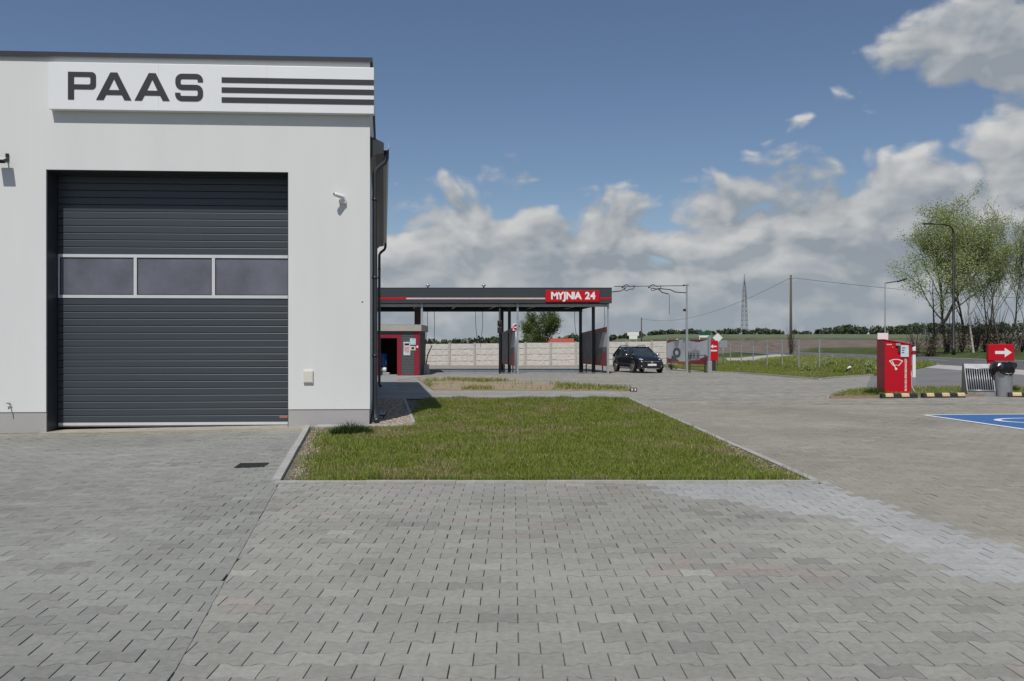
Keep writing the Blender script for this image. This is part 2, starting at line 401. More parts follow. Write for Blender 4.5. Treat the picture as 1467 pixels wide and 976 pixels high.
def lay(theta, origin, left, ymax):
    ct, st = math.cos(theta), math.sin(theta)
    for j in range(-80, 150):
        for i in range(-120, 130):
            lx = i * 0.2 + (0.1 if j % 2 else 0.0); ly = j * PIT
            X = origin[0] + lx * ct - ly * st; Y = origin[1] + lx * st + ly * ct
            if Y < 1.6 or Y > ymax or abs(X) > 0.62 * Y + 1.9 or abs(X) > 14: continue
            if left and X > seam_x(Y) + 0.2: continue
            if not left and X < seam_x(Y) - 0.2: continue
            if not left and Y > LAWN_Y0 + 0.15 and X < LAWN_X1 - 0.1: continue
            if left and (X - CORN.x) * Nn.x + (Y - CORN.y) * Nn.y > -0.15: continue
            beige = not left and X > 3.12 and Y > side(_so, X, Y)
            jx = 0 if beige else rnd.gauss(0, .0010)
            pl = [(X + (x + jx) * ct - y * st, Y + (x + jx) * st + y * ct) for x, y in (HPB if beige else HP)]
            cut = False; a0 = area(pl)
            if abs(X - seam_x(Y)) < 0.25 and (left or Y < LAWN_Y0):
                if left: pl = clip(pl, 1, -SEAM_D, SEAM_P[0] - SEAM_D * SEAM_P[1] - 0.0005 - (0.07 if Y > LAWN_Y0 else 0))
                else: pl = clip(pl, -1, SEAM_D, -(SEAM_P[0] - SEAM_D * SEAM_P[1]) - 0.001)
            if not left and X < LAWN_X1 + 0.02 and Y < LAWN_Y0 + 0.3: pl = clip(pl, 0, 1, LAWN_Y0 - 0.085)
            elif not left and Y > LAWN_Y0 - 0.2: pl = clip(pl, -1, 0, -(LAWN_X1 + 0.083)) if X < LAWN_X1 + 0.4 else pl
            if left: pl = clip(pl, Nn.x, Nn.y, CORN.dot(Nn) - 0.30)
            if len(pl) < 3: continue
            a1 = area(pl)
            if a1 < 0.0015: continue
            z = gz(X, Y) + rnd.uniform(-0.0016, 0.0016)
            tz = (rnd.gauss(0, 0.006), rnd.gauss(0, 0.006)); col = paver_colour(X, Y, left)
            if a1 > a0 * 0.999 and 3.40 < Y < 5.9 and abs(X) < 0.6115 * Y - 0.02 and len(singles) < 4000:
                singles.append((Y, X, z, theta, col, tz, pl))
            else: emit(pl, z, col, tz, .0016 if beige else .0024)
lay(R(7.2), (-2.36, 8.49), True, 15.0)
lay(0.0, (0.03, 3.0), False, 20.2)
singles.sort(key=lambda q: q[0])
for q in singles[300:]: emit(q[6], q[2], q[4], q[5])
smb = MB(); n = len(HP); ip = inset(HP, 0.0024)
smb.v = [(x, y, 0) for x, y in ip] + [(x, y, -0.010) for x, y in HP]; smb.face(range(n))
for k in range(n): smb.face((k, n + k, n + (k + 1) % n, (k + 1) % n))
sme = smb.mesh('paver', stone_o)
for Y, X, z, th, col, tz, pl in singles[:300]:
    o = link('paver', sme, paving); o.location = (X, Y, z); o.rotation_euler = (tz[1], -tz[0], th); o.color = (*col, 1)
me = bpy.data.meshes.new('paver_field'); me.from_pydata(FV, [], FF)
ca = me.color_attributes.new('tint', 'FLOAT_COLOR', 'POINT')
ca.data.foreach_set('color', np.concatenate([np.array(FC), np.ones((len(FC), 1))], 1).astype(np.float32).ravel())
tag(link('paver_field', me, paving, stone_a), kind='stuff')

# paving too far away to tell its stones apart
def far_paving_mat(name, c, var=0.22):
    m = bpy.data.materials.new(name); m.use_nodes = True; N = m.node_tree.nodes; L = m.node_tree.links; b = N['Principled BSDF']
    b.inputs['Roughness'].default_value = 0.85; b.inputs['Specular IOR Level'].default_value = 0.3
    tc = N.new('ShaderNodeTexCoord')
    br = N.new('ShaderNodeTexBrick'); br.inputs['Scale'].default_value = 1; br.inputs['Brick Width'].default_value = 0.2; br.inputs['Row Height'].default_value = 0.141
    br.inputs['Mortar Size'].default_value = 0.003; br.inputs['Color1'].default_value = (*[q * (1 - var) for q in c], 1); br.inputs['Color2'].default_value = (*[q * (1 + var) for q in c], 1)
    br.inputs['Mortar'].default_value = (*[q * 0.4 for q in c], 1)
    L.new(tc.outputs['Object'], br.inputs['Vector'])
    mp = N.new('ShaderNodeMapping'); mp.inputs['Scale'].default_value = (0.12, 0.5, 1); L.new(tc.outputs['Object'], mp.inputs[0])
    n = N.new('ShaderNodeTexNoise'); n.inputs['Scale'].default_value = 1.6; n.inputs['Detail'].default_value = 7; n.inputs['Roughness'].default_value = 0.65; L.new(mp.outputs[0], n.inputs['Vector'])
    mr = N.new('ShaderNodeMapRange'); mr.inputs[1].default_value = .3; mr.inputs[2].default_value = .7; mr.inputs[3].default_value = 0.84; mr.inputs[4].default_value = 1.14; L.new(n.outputs[0], mr.inputs[0])
    mx = N.new('ShaderNodeMix'); mx.data_type = 'RGBA'; mx.blend_type = 'MULTIPLY'; mx.inputs[0].default_value = 1
    L.new(br.outputs[0], mx.inputs[6]); L.new(mr.outputs[0], mx.inputs[7]); L.new(mx.outputs[2], b.inputs['Base Color'])
    return m
beige_far = far_paving_mat('forecourt_pavers', (0.285, 0.271, 0.236))
grey_far = far_paving_mat('walkway_pavers', (0.30, 0.30, 0.285), 0.12)
asph = mat('asphalt', (0.105, 0.105, 0.108), 0.9, var=0.22, scale=1.2, bump=0.3, bscale=90)
eL = lambda Y, e: (Xn(Y) + e, Y)
def sheet(name, pts, m, z=0.0): return MB().poly([(p[0], p[1], z) for p in pts]).build(name, m)
fc = MB().poly([(LAWN_X1 + .08, 20.2, -0.002), (*eL(20.2, -4.5), -0.002), (*eL(64, -4.5), -0.002), (-12, 64, -0.002), (-12, 26.3, -0.002), (LAWN_X1 + .08, 26.3, -0.002)])
tag(fc.build('forecourt', beige_far), kind='structure')
tag(sheet('walkway', [(-7, 22.06), (LAWN_X1 + 0.07, 22.06), (LAWN_X1 + .07, 26.29), (-7, 26.29)], grey_far, 0.006), kind='structure')
tag(sheet('walkway', [(-11.9, 26.3), (-3.58, 26.3), (-4.75, 34.6), (-3.9, 39.8), (-11.9, 39.8)], grey_far, 0.006), kind='structure')
exit_m = mat('drive_asphalt', (0.175, 0.172, 0.17), 0.9, var=0.12, scale=0.5, bump=0.2, bscale=60)
ex = MB().quad((*eL(19, -4.5), 0.0), (*eL(19, 0), 0.4), (*eL(47, 0), 0.4), (*eL(47, -4.5), 0.0))
tag(ex.build('exit_drive', exit_m), kind='structure')
tag(MB().poly([(*px(1240, 556.5), 0.003), (*eL(27.5, -4.52), 0.003), (*eL(46, -4.52), 0.003), (*px(1248, 539), 0.003)]).build('exit_drive', exit_m), kind='structure')
rd = MB(); Ys = [5, 25, 45, 65, 90, 120, 160]
for a, b in zip(Ys[:-1], Ys[1:]): rd.quad((*eL(a, 0), .404), (*eL(a, ROADW), .404), (*eL(b, ROADW), .404), (*eL(b, 0), .404))
road = tag(rd.build('road', asph), kind='structure')
for e0, e1, nm in ((0.35, 0.55, 'edge_line'), (ROADW - 0.55, ROADW - 0.35, 'edge_line')):
    lm = MB()
    for a, b in zip(Ys[:-1], Ys[1:]):
        if a < 47 and e0 < 1: a = max(a, 47)
        if b <= a: continue
        lm.quad((*eL(a, e0), .408), (*eL(a, e1), .408), (*eL(b, e1), .408), (*eL(b, e0), .408))
    lm.build(nm, white, road)
for k in range(10):
    a = 24 + k * 9; MB().quad((*eL(a, 5.5), .408), (*eL(a, 5.65), .408), (*eL(a + 4, 5.65), .408), (*eL(a + 4, 5.5), .408)).build('lane_dash', white, road)
pale = mat('pale_gravel', (0.40, 0.385, 0.35), 0.95, var=0.15, scale=2, bump=0.4, bscale=20)
tag(MB().quad((*eL(60, -4.4), .045), (*eL(60, -0.05), .43), (*eL(104, -0.05), .43), (*eL(104, -4.4), .045)).build('gravel_shoulder', pale), kind='structure')
tag(MB().quad((*eL(22, -1.3), .2905), (*eL(22, -.01), .406), (*eL(46, -.01), .406), (*eL(46, -1.3), .2905)).build('gravel_shoulder', pale), kind='structure')

# ---------------------------------------------------------------- kerbs (each stone a part)
def kerb_run(name, P, Q, w, top, bot, n, label, m=conc, skip=()):
    P = Vector((*P, 0)); Q = Vector((*Q, 0)); d = (Q - P); l = d.length; d.normalize(); nn = Vector((-d.y, d.x, 0))
    root = thing(name, label, 'kerb', (P.x, P.y, 0), math.atan2(d.y, d.x))
    me = MB().box(0.002, l / n - 0.002, -w / 2, w / 2, bot, top).mesh('kerb_stone', m)
    for k in range(n):
        o = link('kerb_stone', me, root); o.location = (k * l / n, rnd.uniform(-.003, .003), rnd.uniform(-.004, .004))
    return root
kerb_run('kerb', (seam_x(LAWN_Y0) - .03, LAWN_Y0 - .045), (LAWN_X1 + .045, LAWN_Y0 - .045), 0.075, 0.022, -.15, 6, 'pale concrete edging along the front of the lawn beside the grey paving')
kerb_run('kerb', (LAWN_X1 + .04, LAWN_Y0), (LAWN_X1 + .04, LAWN_Y1), 0.08, 0.028, -.15, 14, 'pale concrete edging between the lawn and the beige forecourt')
kl = kerb_run('kerb', (seam_x(LAWN_Y0) - .04, LAWN_Y0), (seam_x(14.45) - .04, 14.45), 0.085, 0.03, -.2, 6, 'raised concrete edging between the garage driveway and the bare lawn edge')
# strip of concrete cover slabs across the front of the pier
sl_ = thing('slab_edging', 'row of flat grey concrete slabs below the building corner', 'edging', (-3.36, 14.22, 0), A_)
for k in range(4): MB().box(k * .43 + .003, k * .43 + .425, 0, .38, -.1, 0.028 + .004 * (k % 2)).build('slab', conc, sl_, 0.004)
MB().box(4 * .43, 4 * .43 + .1, 0.1, .38, -.1, .02).build('slab', conc, sl_)
# edging that keeps the gravel strip by the side wall
P0 = CORN + SD * 0.2 + Vector((0.78, 0, 0)); P1 = CORN + SD * 7.2 + Vector((0.78, 0, 0))
kerb_run('kerb', P0[:2], P1[:2], 0.06, 0.035, -.1, 7, 'thin concrete edging between the gravel strip and the lawn')

# ---------------------------------------------------------------- garage building (local x along the facade, y inward)
def fac(x, y, off=0.0):
    """photo pixel -> (a, z) on the facade plane shifted inward by off"""
    k = (x - CX) / F; cx = CORN.x + Nn.x * off; cy = CORN.y + Nn.y * off
    a = (cy * k - cx) / (U.x - U.y * k); Y = cy + U.y * a
    return a, EYE + (HY - y) * Y / F
B = thing('garage_building', 'white rendered garage with a big anthracite sectional door', 'building', tuple(CORN), A_)
sx, sy = SD.dot(U), SD.dot(Nn)
TOP = 6.43; DL, DR, DT = fac(66, 243)[0], fac(413, 243)[0], 4.45; LEFT = -16.0; REC = 0.38
PL = 0.28                                                                   # plinth height
w = MB(); th = 0.42
w.prism([(LEFT, 0), (DL, 0), (DL, th), (LEFT, th)], PL - .03, TOP)
w.prism([(DR, 0), (0, 0), (th * sx / sy, th), (DR, th)], PL, TOP)
w.box(DL, DR, 0, th, DT, TOP)
DEP = 14.0
w.prism([(th * sx / sy - .3, th), (th * sx / sy, th), (DEP * sx / sy, DEP), (DEP * sx / sy - .3, DEP)], PL, TOP)
w.prism([(LEFT, DEP - .3), (DEP * sx / sy - .3, DEP - .3), (DEP * sx / sy - .3, DEP), (LEFT, DEP)], PL, TOP)
w.box(LEFT, LEFT + .3, th, DEP - .3, PL, TOP)
w.build('wall', plaster, B)
p_ = MB(); s_ = 0.012
p_.prism([(LEFT, s_), (DL, s_), (DL, th), (LEFT, th)], -0.5, PL - .03)
p_.prism([(DR, s_), (-s_, s_), (th * sx / sy - s_, th), (DR, th)], -0.5, PL)
p_.prism([(th * sx / sy - .3, th), (th * sx / sy - s_, th), (DEP * sx / sy - s_, DEP), (DEP * sx / sy - .3, DEP)], -0.5, PL)
p_.prism([(LEFT, DEP - .29), (DEP * sx / sy - .3, DEP - .29), (DEP * sx / sy - .3, DEP - .01), (LEFT, DEP - .01)], -0.5, PL)
p_.build('plinth', plinthm, B)
MB().box(DL - .3, DR + .3, REC + .045, REC + 3, -.05, -.005).build('floor', conc, B)
# roof and dark parapet cap
rf = MB().prism([(LEFT + .05, .3), (-.35, .3), (DEP * sx / sy - .35, DEP - .3), (LEFT + .05, DEP - .3)], TOP - .35, TOP - .25)
rf = rf.build('roof', anth, B)
cap = MB(); g = .05
cap.prism([(LEFT - g, -g), (g, -g), (th * sx / sy + g, th), (LEFT - g, th)], TOP + .002, TOP + .045)
cap.prism([(th * sx / sy - .33, th), (th * sx / sy + g, th), (DEP * sx / sy + g, DEP), (DEP * sx / sy - .33, DEP)], TOP + .002, TOP + .045)
cap.build('parapet_cap', anth, B)
drip = MB(); drip.prism([(LEFT - g, -g), (g, -g), (g, -g + .006), (LEFT - g, -g + .006)], TOP - .035, TOP + .002); drip.build('drip_edge', anth, rf)
# eave with gutter along the side wall
def sp(y, out, z): return (y * sx / sy + out, y, z)
ez = 5.03
ev = MB(); y0, y1 = 0.12, DEP
i = len(ev.v)
prof = [(0.003, ez - .30), (0.10, ez - .22), (0.235, ez - .20), (0.245, ez - .02), (0.22, ez), (0.003, ez + .10)]
for yy in (y0, y1): ev.v += [sp(yy, a, b) for a, b in prof]
n = len(prof)
for k in range(n): ev.face((k, (k + 1) % n, n + (k + 1) % n, n + k))
ev.face(range(n)[::-1]); ev.face(range(n, 2 * n))
ev.build('eave', anth, B)
gt = MB(); prof = [(0.248, ez - .15), (0.30, ez - .15), (0.335, ez - .10), (0.335, ez + .005), (0.322, ez + .005), (0.32, ez - .09), (0.295, ez - .135), (0.248, ez - .135)]
for yy in (y0 - .03, y1 + .1): gt.v += [sp(yy, a, b) for a, b in prof]
n = len(prof)
for k in range(n): gt.face((k, (k + 1) % n, n + (k + 1) % n, n + k))
gt.face(range(n)[::-1]); gt.face(range(n, 2 * n))
gt.build('gutter', galv, B)
def downpipe(y):
    r = MB(); pts = [sp(y, .29, ez - .12), sp(y, .29, ez - .26), sp(y, .26, ez - .34), sp(y, .12, ez - .46), sp(y, .085, ez - .54), sp(y, .085, .30), sp(y, .085, .14), sp(y - .04, .10, .09), sp(y - .16, .13, .05)]
    r.tube(pts, .045, 12); o = r.build('downpipe', anth, B)
    for z in (1.2, 2.6, 4.0):
        q = MB().tube([sp(y, .085, z), sp(y, .085, z + .04)], .052, 12); q.build('bracket', anth, o)
downpipe(0.22); downpipe(DEP - .25)

# ---- sectional door in its recess
D = link('sectional_door', MB().box(DL + .02, DR - .02, REC + .05, REC + .09, 0.0, DT + .12).mesh('sectional_door', anthd), B)
rv = MB(); t = .012
rv.box(DL + .0015, DL + .0015 + t, .02, REC + .04, -.12, DT - .002); rv.box(DR - .0015 - t, DR - .0015, .02, REC + .04, -.05, DT - .002)
rv.box(DL + .002 + t, DR - .002 - t, .02, REC + .04, DT - .002 - t, DT - .002)
rv.build('reveal', anth, D)
def dz(y): return fac(250, y, REC)[1]
zb0, zb1 = dz(427.5), dz(365.0)
def slat_mesh(h, width):
    g = .0035
    prof = [(0.048, .001), (.012, .001), (.004, .004), (.0, .010), (.0, h - .012), (.0025, h - .0075), (.010, h - .004), (.048, h - .001)]
    m = MB(); m.extrude(prof[::-1], -width / 2, width / 2); return m.mesh('slat', anthd)
wd = DR - DL - .05; cxd = (DL + DR) / 2
nlow = 18; hl = (zb0 - .03) / nlow; sm_ = slat_mesh(hl, wd)
for k in range(nlow):
    o = link('slat', sm_, D); o.location = (cxd, REC, .03 + k * hl)
nup = 12; hu = (DT + .1 - zb1) / nup; su = slat_mesh(hu, wd)
for k in range(nup):
    o = link('slat', su, D); o.location = (cxd, REC, zb1 + k * hu)
MB().box(DL + .03, DR - .03, REC - .004, REC + .045, -.02, .029).build('bottom_seal', alu, D)
# window band: three panes in a pale frame
wf = MB(); fz0, fz1 = zb0 + .001, zb1 - .001; x0, x1 = cxd - wd / 2, cxd + wd / 2; ft = .055; fy0 = REC - .012
wf.box(x0, x1, fy0, REC + .04, fz0, fz0 + ft); wf.box(x0, x1, fy0, REC + .04, fz1 - ft, fz1)
bars = [x0, fac(194, 400, REC)[0], fac(306, 400, REC)[0], x1]
for k, xb in enumerate(bars):
    a, b = (xb, xb + .03) if k == 0 else ((xb - .03, xb) if k == 3 else (xb - .028, xb + .028))
    wf.box(a, b, fy0 + .001, REC + .04, fz0 + ft, fz1 - ft)
wf = wf.build('window_frame', alu, D)
glass = mat('acrylic_glass', (0.13, 0.138, 0.17), 0.12, var=0.25, scale=1.6, spec=0.6)
for k in range(3):
    a = bars[k] + (.03 if k == 0 else .028); b = bars[k + 1] - (.03 if k == 2 else .028)
    MB().box(a, b, REC + .006, REC + .03, fz0 + ft, fz1 - ft).build('pane', glass, D)
    gk = MB(); kx = .012
    gk.box(a, b, REC - .004, REC + .006, fz0 + ft, fz0 + ft + kx); gk.box(a, b, REC - .004, REC + .006, fz1 - ft - kx, fz1 - ft)
    gk.box(a, a + kx, REC - .004, REC + .006, fz0 + ft + kx, fz1 - ft - kx); gk.box(b - kx, b, REC - .004, REC + .006, fz0 + ft + kx, fz1 - ft - kx)
    gk.build('pane_seal', blackm, D)
MB().box(x1 - .21, x1 - .01, REC - .003, REC + .001, .10, .135).build('maker_plate', mat('orange_label', (.42, .16, .10), .5, var=.3, scale=40), D)
tb = MB().box(DL - .05, DR + .3, -.30, REC + .04, -.2, -.008); tb.v = [(a, b, c + gz(-2.51 + a)) for a, b, c in tb.v]
tb.build('threshold', mat('dusty_concrete', (0.36, 0.33, 0.28), .9, var=.2, scale=4, bump=.2), B)

# ---- PAAS sign
sl0, sr0 = fac(68, 100, -.16)[0], fac(535.5, 100, -.16)[0]
szt, szb = hz(86.5, 14.3), hz(154.5, 14.3)
SG = thing('company_sign', 'long white lightbox sign reading PAAS with three dark stripes', 'sign', tuple(CORN + U * sl0 + Vector((0, 0, szb))), A_)
sw, sh = sr0 - sl0, szt - szb; sdp = .13
MB().box(0, sw, -sdp, -.002, 0, sh).build('lightbox', signw, SG, .006)
for k in (1, 2): MB().box(sw * k / 3 - .002, sw * k / 3 + .002, -sdp - .0012, -sdp + .01, .004, sh - .004).build('seam', mat('sign_seam', (.6, .62, .64), .5), SG)
kx_ = sw / (535.5 - 68); 
def arc(cx, cy, r, a0, a1, n=6): return [(cx + r * math.cos(R(a0 + (a1 - a0) * k / n)), cy + r * math.sin(R(a0 + (a1 - a0) * k / n))) for k in range(n + 1)]
def stroke(pts, r, wd):
    """centre line with rounded corners -> closed outline"""
    pts = [Vector(p) for p in pts]; cl = [pts[0]]
    for k in range(1, len(pts) - 1):
        a = (pts[k - 1] - pts[k]).normalized(); b = (pts[k + 1] - pts[k]).normalized(); c = pts[k] + (a + b) * r
        p, q = pts[k] + a * r, pts[k] + b * r
        for j in range(7):
            t = j / 6; cl.append(((1 - t) ** 2) * p + 2 * t * (1 - t) * (pts[k] * .72 + c * .0 + (p + q) * .14) + t * t * q)
    cl.append(pts[-1]); Lf, Rt = [], []
    for k, p in enumerate(cl):
        t = (cl[min(k + 1, len(cl) - 1)] - cl[max(k - 1, 0)]).normalized(); nn = Vector((-t.y, t.x)); Lf.append(tuple(p + nn * wd / 2)); Rt.append(tuple(p - nn * wd / 2))
    return Lf + Rt[::-1]
Pl = [[(0, 0), (0, 117), (98, 117)] + arc(98, 99, 18, 90, 0)[1:] + [(116, 62)] + arc(98, 62, 18, 0, -90)[1:] + [(25, 44), (25, 0)],
      [(25, 97), (25, 64)] + [(86, 64)] + arc(86, 71, 7, -90, 0)[1:] + arc(86, 90, 7, 0, 90) ]
Al = [[(0, 0), (59, 117), (88, 117), (146, 0), (117, 0), (106, 22), (41, 22), (30, 0)], [(51, 42), (96, 42), (73.5, 90)]]
Sl = [stroke([(105, 82), (105, 106), (11, 106), (11, 59), (105, 59), (105, 11), (10, 11), (10, 35)], 16, 22)]
u = 1 / 2.934 * kx_
def to_sign(xp, yp): return (xp - 68) * kx_, (szt - szb) * (1 - (yp - 82) / 72.0)
for lp, xpx in ((Pl, 95.8), (Al, 135.7), (Al, 190.2), (Sl, 248.2)):
    ax, az_ = to_sign(xpx, 138.8)
    outline('letter', [[(q[0] * u, q[1] * u) for q in l] for l in lp], .012, signdk, SG, T3(ax, -sdp - .003, az_))
for ypx in (105.3, 120.7, 136.0):
    ax, az_ = to_sign(314.5, ypx); MB().box(ax, sw - .002, -sdp - .008, -sdp + .002, az_ - 3.8 * kx_, az_ + 3.8 * kx_).build('stripe', signdk, SG)

# ---- small things on the facade
def on_wall(x, y): a, z = fac(x, y); return tuple(CORN + U * a + Vector((0, 0, z)))
fl = thing('floodlight', 'black tilted floodlight on a bracket high beside the door', 'floodlight', on_wall(11, 232), A_)
MB().box(-.025, .025, -.03, .0, .02, .14).build('bracket', blackm, fl, .004)
MB().tube([(0, -.02, .05), (0, -.07, .03), (0, -.10, .0)], .012, 8).build('arm', blackm, fl)
hd = MB().box(-.11, .09, -.028, .028, -.085, .085); hd.xf(T3(-.02, -.16, -.01) @ Matrix.Rotation(R(-62), 4, 'X')); hd = hd.build('housing', blackm, fl, .006)
ln = MB().box(-.085, .065, -.033, -.0282, -.06, .06); ln.xf(T3(-.02, -.16, -.01) @ Matrix.Rotation(R(-62), 4, 'X')); ln.build('lens', mat('lamp_lens', (.5, .5, .48), .2), hd)
sc = thing('security_camera', 'small white bullet security camera on the pier right of the door', 'camera', on_wall(491, 286), A_)
MB().lathe([(.045, -.01), (.045, .012), (.03, .02)], 14).xf(T3(0, -.012, .03) @ Matrix.Rotation(R(90), 4, 'X')).build('base', white, sc)
MB().box(-.06, .06, -.055, -.001, -.075, -.002).build('junction_box', white, sc, .005)
MB().tube([(0, -.02, .03), (0, -.07, .03), (-.03, -.10, .035)], .014, 8).build('arm', white, sc)
cb = MB().lathe([(.032, -.10), (.036, -.09), (.036, .08), (.030, .09)], 14); cb.xf(T3(-.055, -.13, .045) @ Matrix.Rotation(R(-50), 4, 'Z') @ Matrix.Rotation(R(78), 4, 'X')); cb = cb.build('body', white, sc)
MB().lathe([(.022, .0), (.022, .004)], 12).xf(T3(-.055, -.13, .045) @ Matrix.Rotation(R(-50), 4, 'Z') @ Matrix.Rotation(R(78), 4, 'X') @ T3(0, 0, .091)).build('lens', blackm, cb)
eb = thing('socket_box', 'cream electrical box low on the white pier', 'box', on_wall(442, 549), A_)
MB().box(-.085, .085, -.035, -.001, 0, .225).build('housing', mat('cream_plastic', (.66, .64, .57), .5, var=.03), eb, .008)
MB().box(-.072, .072, -.042, -.0355, .02, .205).build('cover', mat('cream_plastic', (.66, .64, .57)), eb, .004)
tp = thing('water_tap', 'small grey tap on the wall above the plinth', 'tap', on_wall(15, 581), A_)
MB().tube([(0, -.001, .02), (0, -.06, .02), (.012, -.085, .0), (.016, -.088, -.06)], .011, 8).build('spout', galv, tp)
MB().box(-.045, .02, -.055, -.04, .035, .048).build('handle', blackm, tp)
vt = thing('wall_bolt', 'tiny dark bolt head on the white pier near the corner', 'bolt', on_wall(519, 432), A_)
MB().lathe([(.016, 0), (.016, .008), (.008, .012)], 8).xf(Matrix.Rotation(R(90), 4, 'X') @ T3(0, 0, -.001)).build('bolt_head', galv, vt)
# drain grate in the driveway
gx_, gy_ = px(361, 667, gz(-3.0)); zg = gz(gx_)
dg_ = thing('drain_grate', 'dark slotted drain grate set in the driveway paving', 'grate', (gx_, gy_, zg), R(7))
MB().box(-.17, .17, -.18, .18, -.02, .0035).build('tray', blackm, dg_)
gm = MB().box(-.165, .165, -.012, .012, .0, .009).mesh('bar', mat('cast_iron', (.03, .03, .03), .6, .3))
for k in range(8): o = link('bar', gm, dg_); o.location = (0, -.155 + k * .0443, .0)
# ground spot in the gravel
gs = thing('garden_spotlight', 'small grey ground spotlight lying in the gravel by the corner', 'spotlight', (*px(549, 602), .02), R(-28))
MB().box(-.07, .07, -.012, .012, -.055, .055).xf(T3(0, 0, .10) @ Matrix.Rotation(R(-48), 4, 'X')).build('head', blackm, gs, .006)
for k in (-1, 1): MB().box(k * .032 - .026, k * .032 + .026, -.016, -.0125, -.042, .042).xf(T3(0, 0, .10) @ Matrix.Rotation(R(-48), 4, 'X')).build('lens', mat('blue_glass', (.35, .45, .55), .15, var=.1), gs)
MB().tube([(0, .01, -.05), (0, .01, .085)], .008, 6).build('spike', blackm, gs)

# ---------------------------------------------------------------- lawns
def inside(poly, X, Y):
    c = np.zeros(len(X), bool); n = len(poly)
    for k in range(n):
        x1, y1 = poly[k]; x2, y2 = poly[(k + 1) % n]
        cond = ((y1 > Y) != (y2 > Y)) & (X < (x2 - x1) * (Y - y1) / ((y2 - y1) or 1e-9) + x1); c ^= cond
    return c
def fnoise(X, Y, s, seed=0):
    """cheap smooth value noise 0..1"""
    r = np.random.default_rng(seed); G = r.random((64, 64))
    x = X * s; y = Y * s; xi = np.floor(x).astype(int); yi = np.floor(y).astype(int); fx = x - xi; fy = y - yi
    fx = fx * fx * (3 - 2 * fx); fy = fy * fy * (3 - 2 * fy); g = lambda a, b: G[a % 64, b % 64]
    return (g(xi, yi) * (1 - fx) + g(xi + 1, yi) * fx) * (1 - fy) + (g(xi, yi + 1) * (1 - fx) + g(xi + 1, yi + 1) * fx) * fy
def blade_mat():
    m = bpy.data.materials.new('grass_blade'); m.use_nodes = True; N = m.node_tree.nodes; L = m.node_tree.links; b = N['Principled BSDF']
    a = N.new('ShaderNodeAttribute'); a.attribute_name = 'tint'; L.new(a.outputs['Color'], b.inputs['Base Color'])
    b.inputs['Roughness'].default_value = 0.6; b.inputs['Specular IOR Level'].default_value = 0.25
    t = N.new('ShaderNodeBsdfTranslucent'); L.new(a.outputs['Color'], t.inputs[0]); mx = N.new('ShaderNodeMixShader'); mx.inputs[0].default_value = 0.3
    L.new(b.outputs[0], mx.inputs[1]); L.new(t.outputs[0], mx.inputs[2]); L.new(mx.outputs[0], N['Material Output'].inputs[0]); return m
BLADE = blade_mat()
def blades(name, X, Y, Z, H, Wd, col, label=None, parent=None):
    n = len(X); a = rng.random(n) * 2 * math.pi; lean = H * rng.uniform(.1, .75, n); la = rng.random(n) * 2 * math.pi
    dx, dy = np.cos(a) * Wd / 2, np.sin(a) * Wd / 2; lx, ly = np.cos(la) * lean, np.sin(la) * lean
    v = np.empty((n, 5, 3)); z0 = Z - .01
    v[:, 0] = np.stack([X - dx, Y - dy, z0], 1); v[:, 1] = np.stack([X + dx, Y + dy, z0], 1)
    v[:, 2] = np.stack([X + dx * .75 + lx * .35, Y + dy * .75 + ly * .35, Z + H * .6], 1); v[:, 3] = np.stack([X - dx * .75 + lx * .35, Y - dy * .75 + ly * .35, Z + H * .6], 1)
    v[:, 4] = np.stack([X + lx, Y + ly, Z + H], 1)
    me = bpy.data.meshes.new(name); me.vertices.add(n * 5); me.vertices.foreach_set('co', v.ravel())
    idx = np.arange(n)[:, None] * 5; lv = np.concatenate([idx + np.array([[0, 1, 2, 3]]), idx + np.array([[3, 2, 4]])], 1).ravel()
    me.loops.add(n * 7); me.loops.foreach_set('vertex_index', lv.astype(np.int32))
    me.polygons.add(n * 2); st = np.stack([np.arange(n) * 7, np.arange(n) * 7 + 4], 1).ravel(); me.polygons.foreach_set('loop_start', st.astype(np.int32))
    me.update(calc_edges=True)
    ca = me.color_attributes.new('tint', 'FLOAT_COLOR', 'POINT'); c = np.repeat(np.concatenate([col, np.ones((n, 1))], 1), 5, 0); ca.data.foreach_set('color', c.astype(np.float32).ravel())
    return tag(link(name, me, parent, BLADE), label, 'grass' if label else None, kind='stuff')
GREEN = np.array([[.19, .265, .030], [.24, .30, .045], [.13, .20, .026], [.31, .305, .085]])
STRAW = np.array([.42, .35, .19])
def grass_col(X, Y, straw=0.12, seed=3):
    n = len(X); c = GREEN[rng.integers(0, 4, n)] * rng.uniform(.75, 1.2, (n, 1))
    d = fnoise(X, Y, 1.1, seed) * .6 + fnoise(X, Y, 4.0, seed + 1) * .4
    p = np.clip((d - .50) * 2.2, 0, .55) + straw; k = rng.random(n) < p
    c[k] = STRAW * rng.uniform(.6, 1.15, (k.sum(), 1)); return c, d
lawn = [(seam_x(LAWN_Y0) + .02, LAWN_Y0), (LAWN_X1, LAWN_Y0), (LAWN_X1, LAWN_Y1), (-2.75, LAWN_Y1), (P1.x + .05, P1.y), (P0.x + .04, P0.y), (-1.66, 14.2), (-3.36, 14.1), (seam_x(14.2), 14.15)]
lawn_soil = mat('lawn_soil', (0.105, 0.085, 0.04), 0.95, col2=(0.085, 0.10, 0.03), scale=2.2, bump=0.8, bscale=30)
g_ = MB(); nx, ny = 40, 90; gi = {}
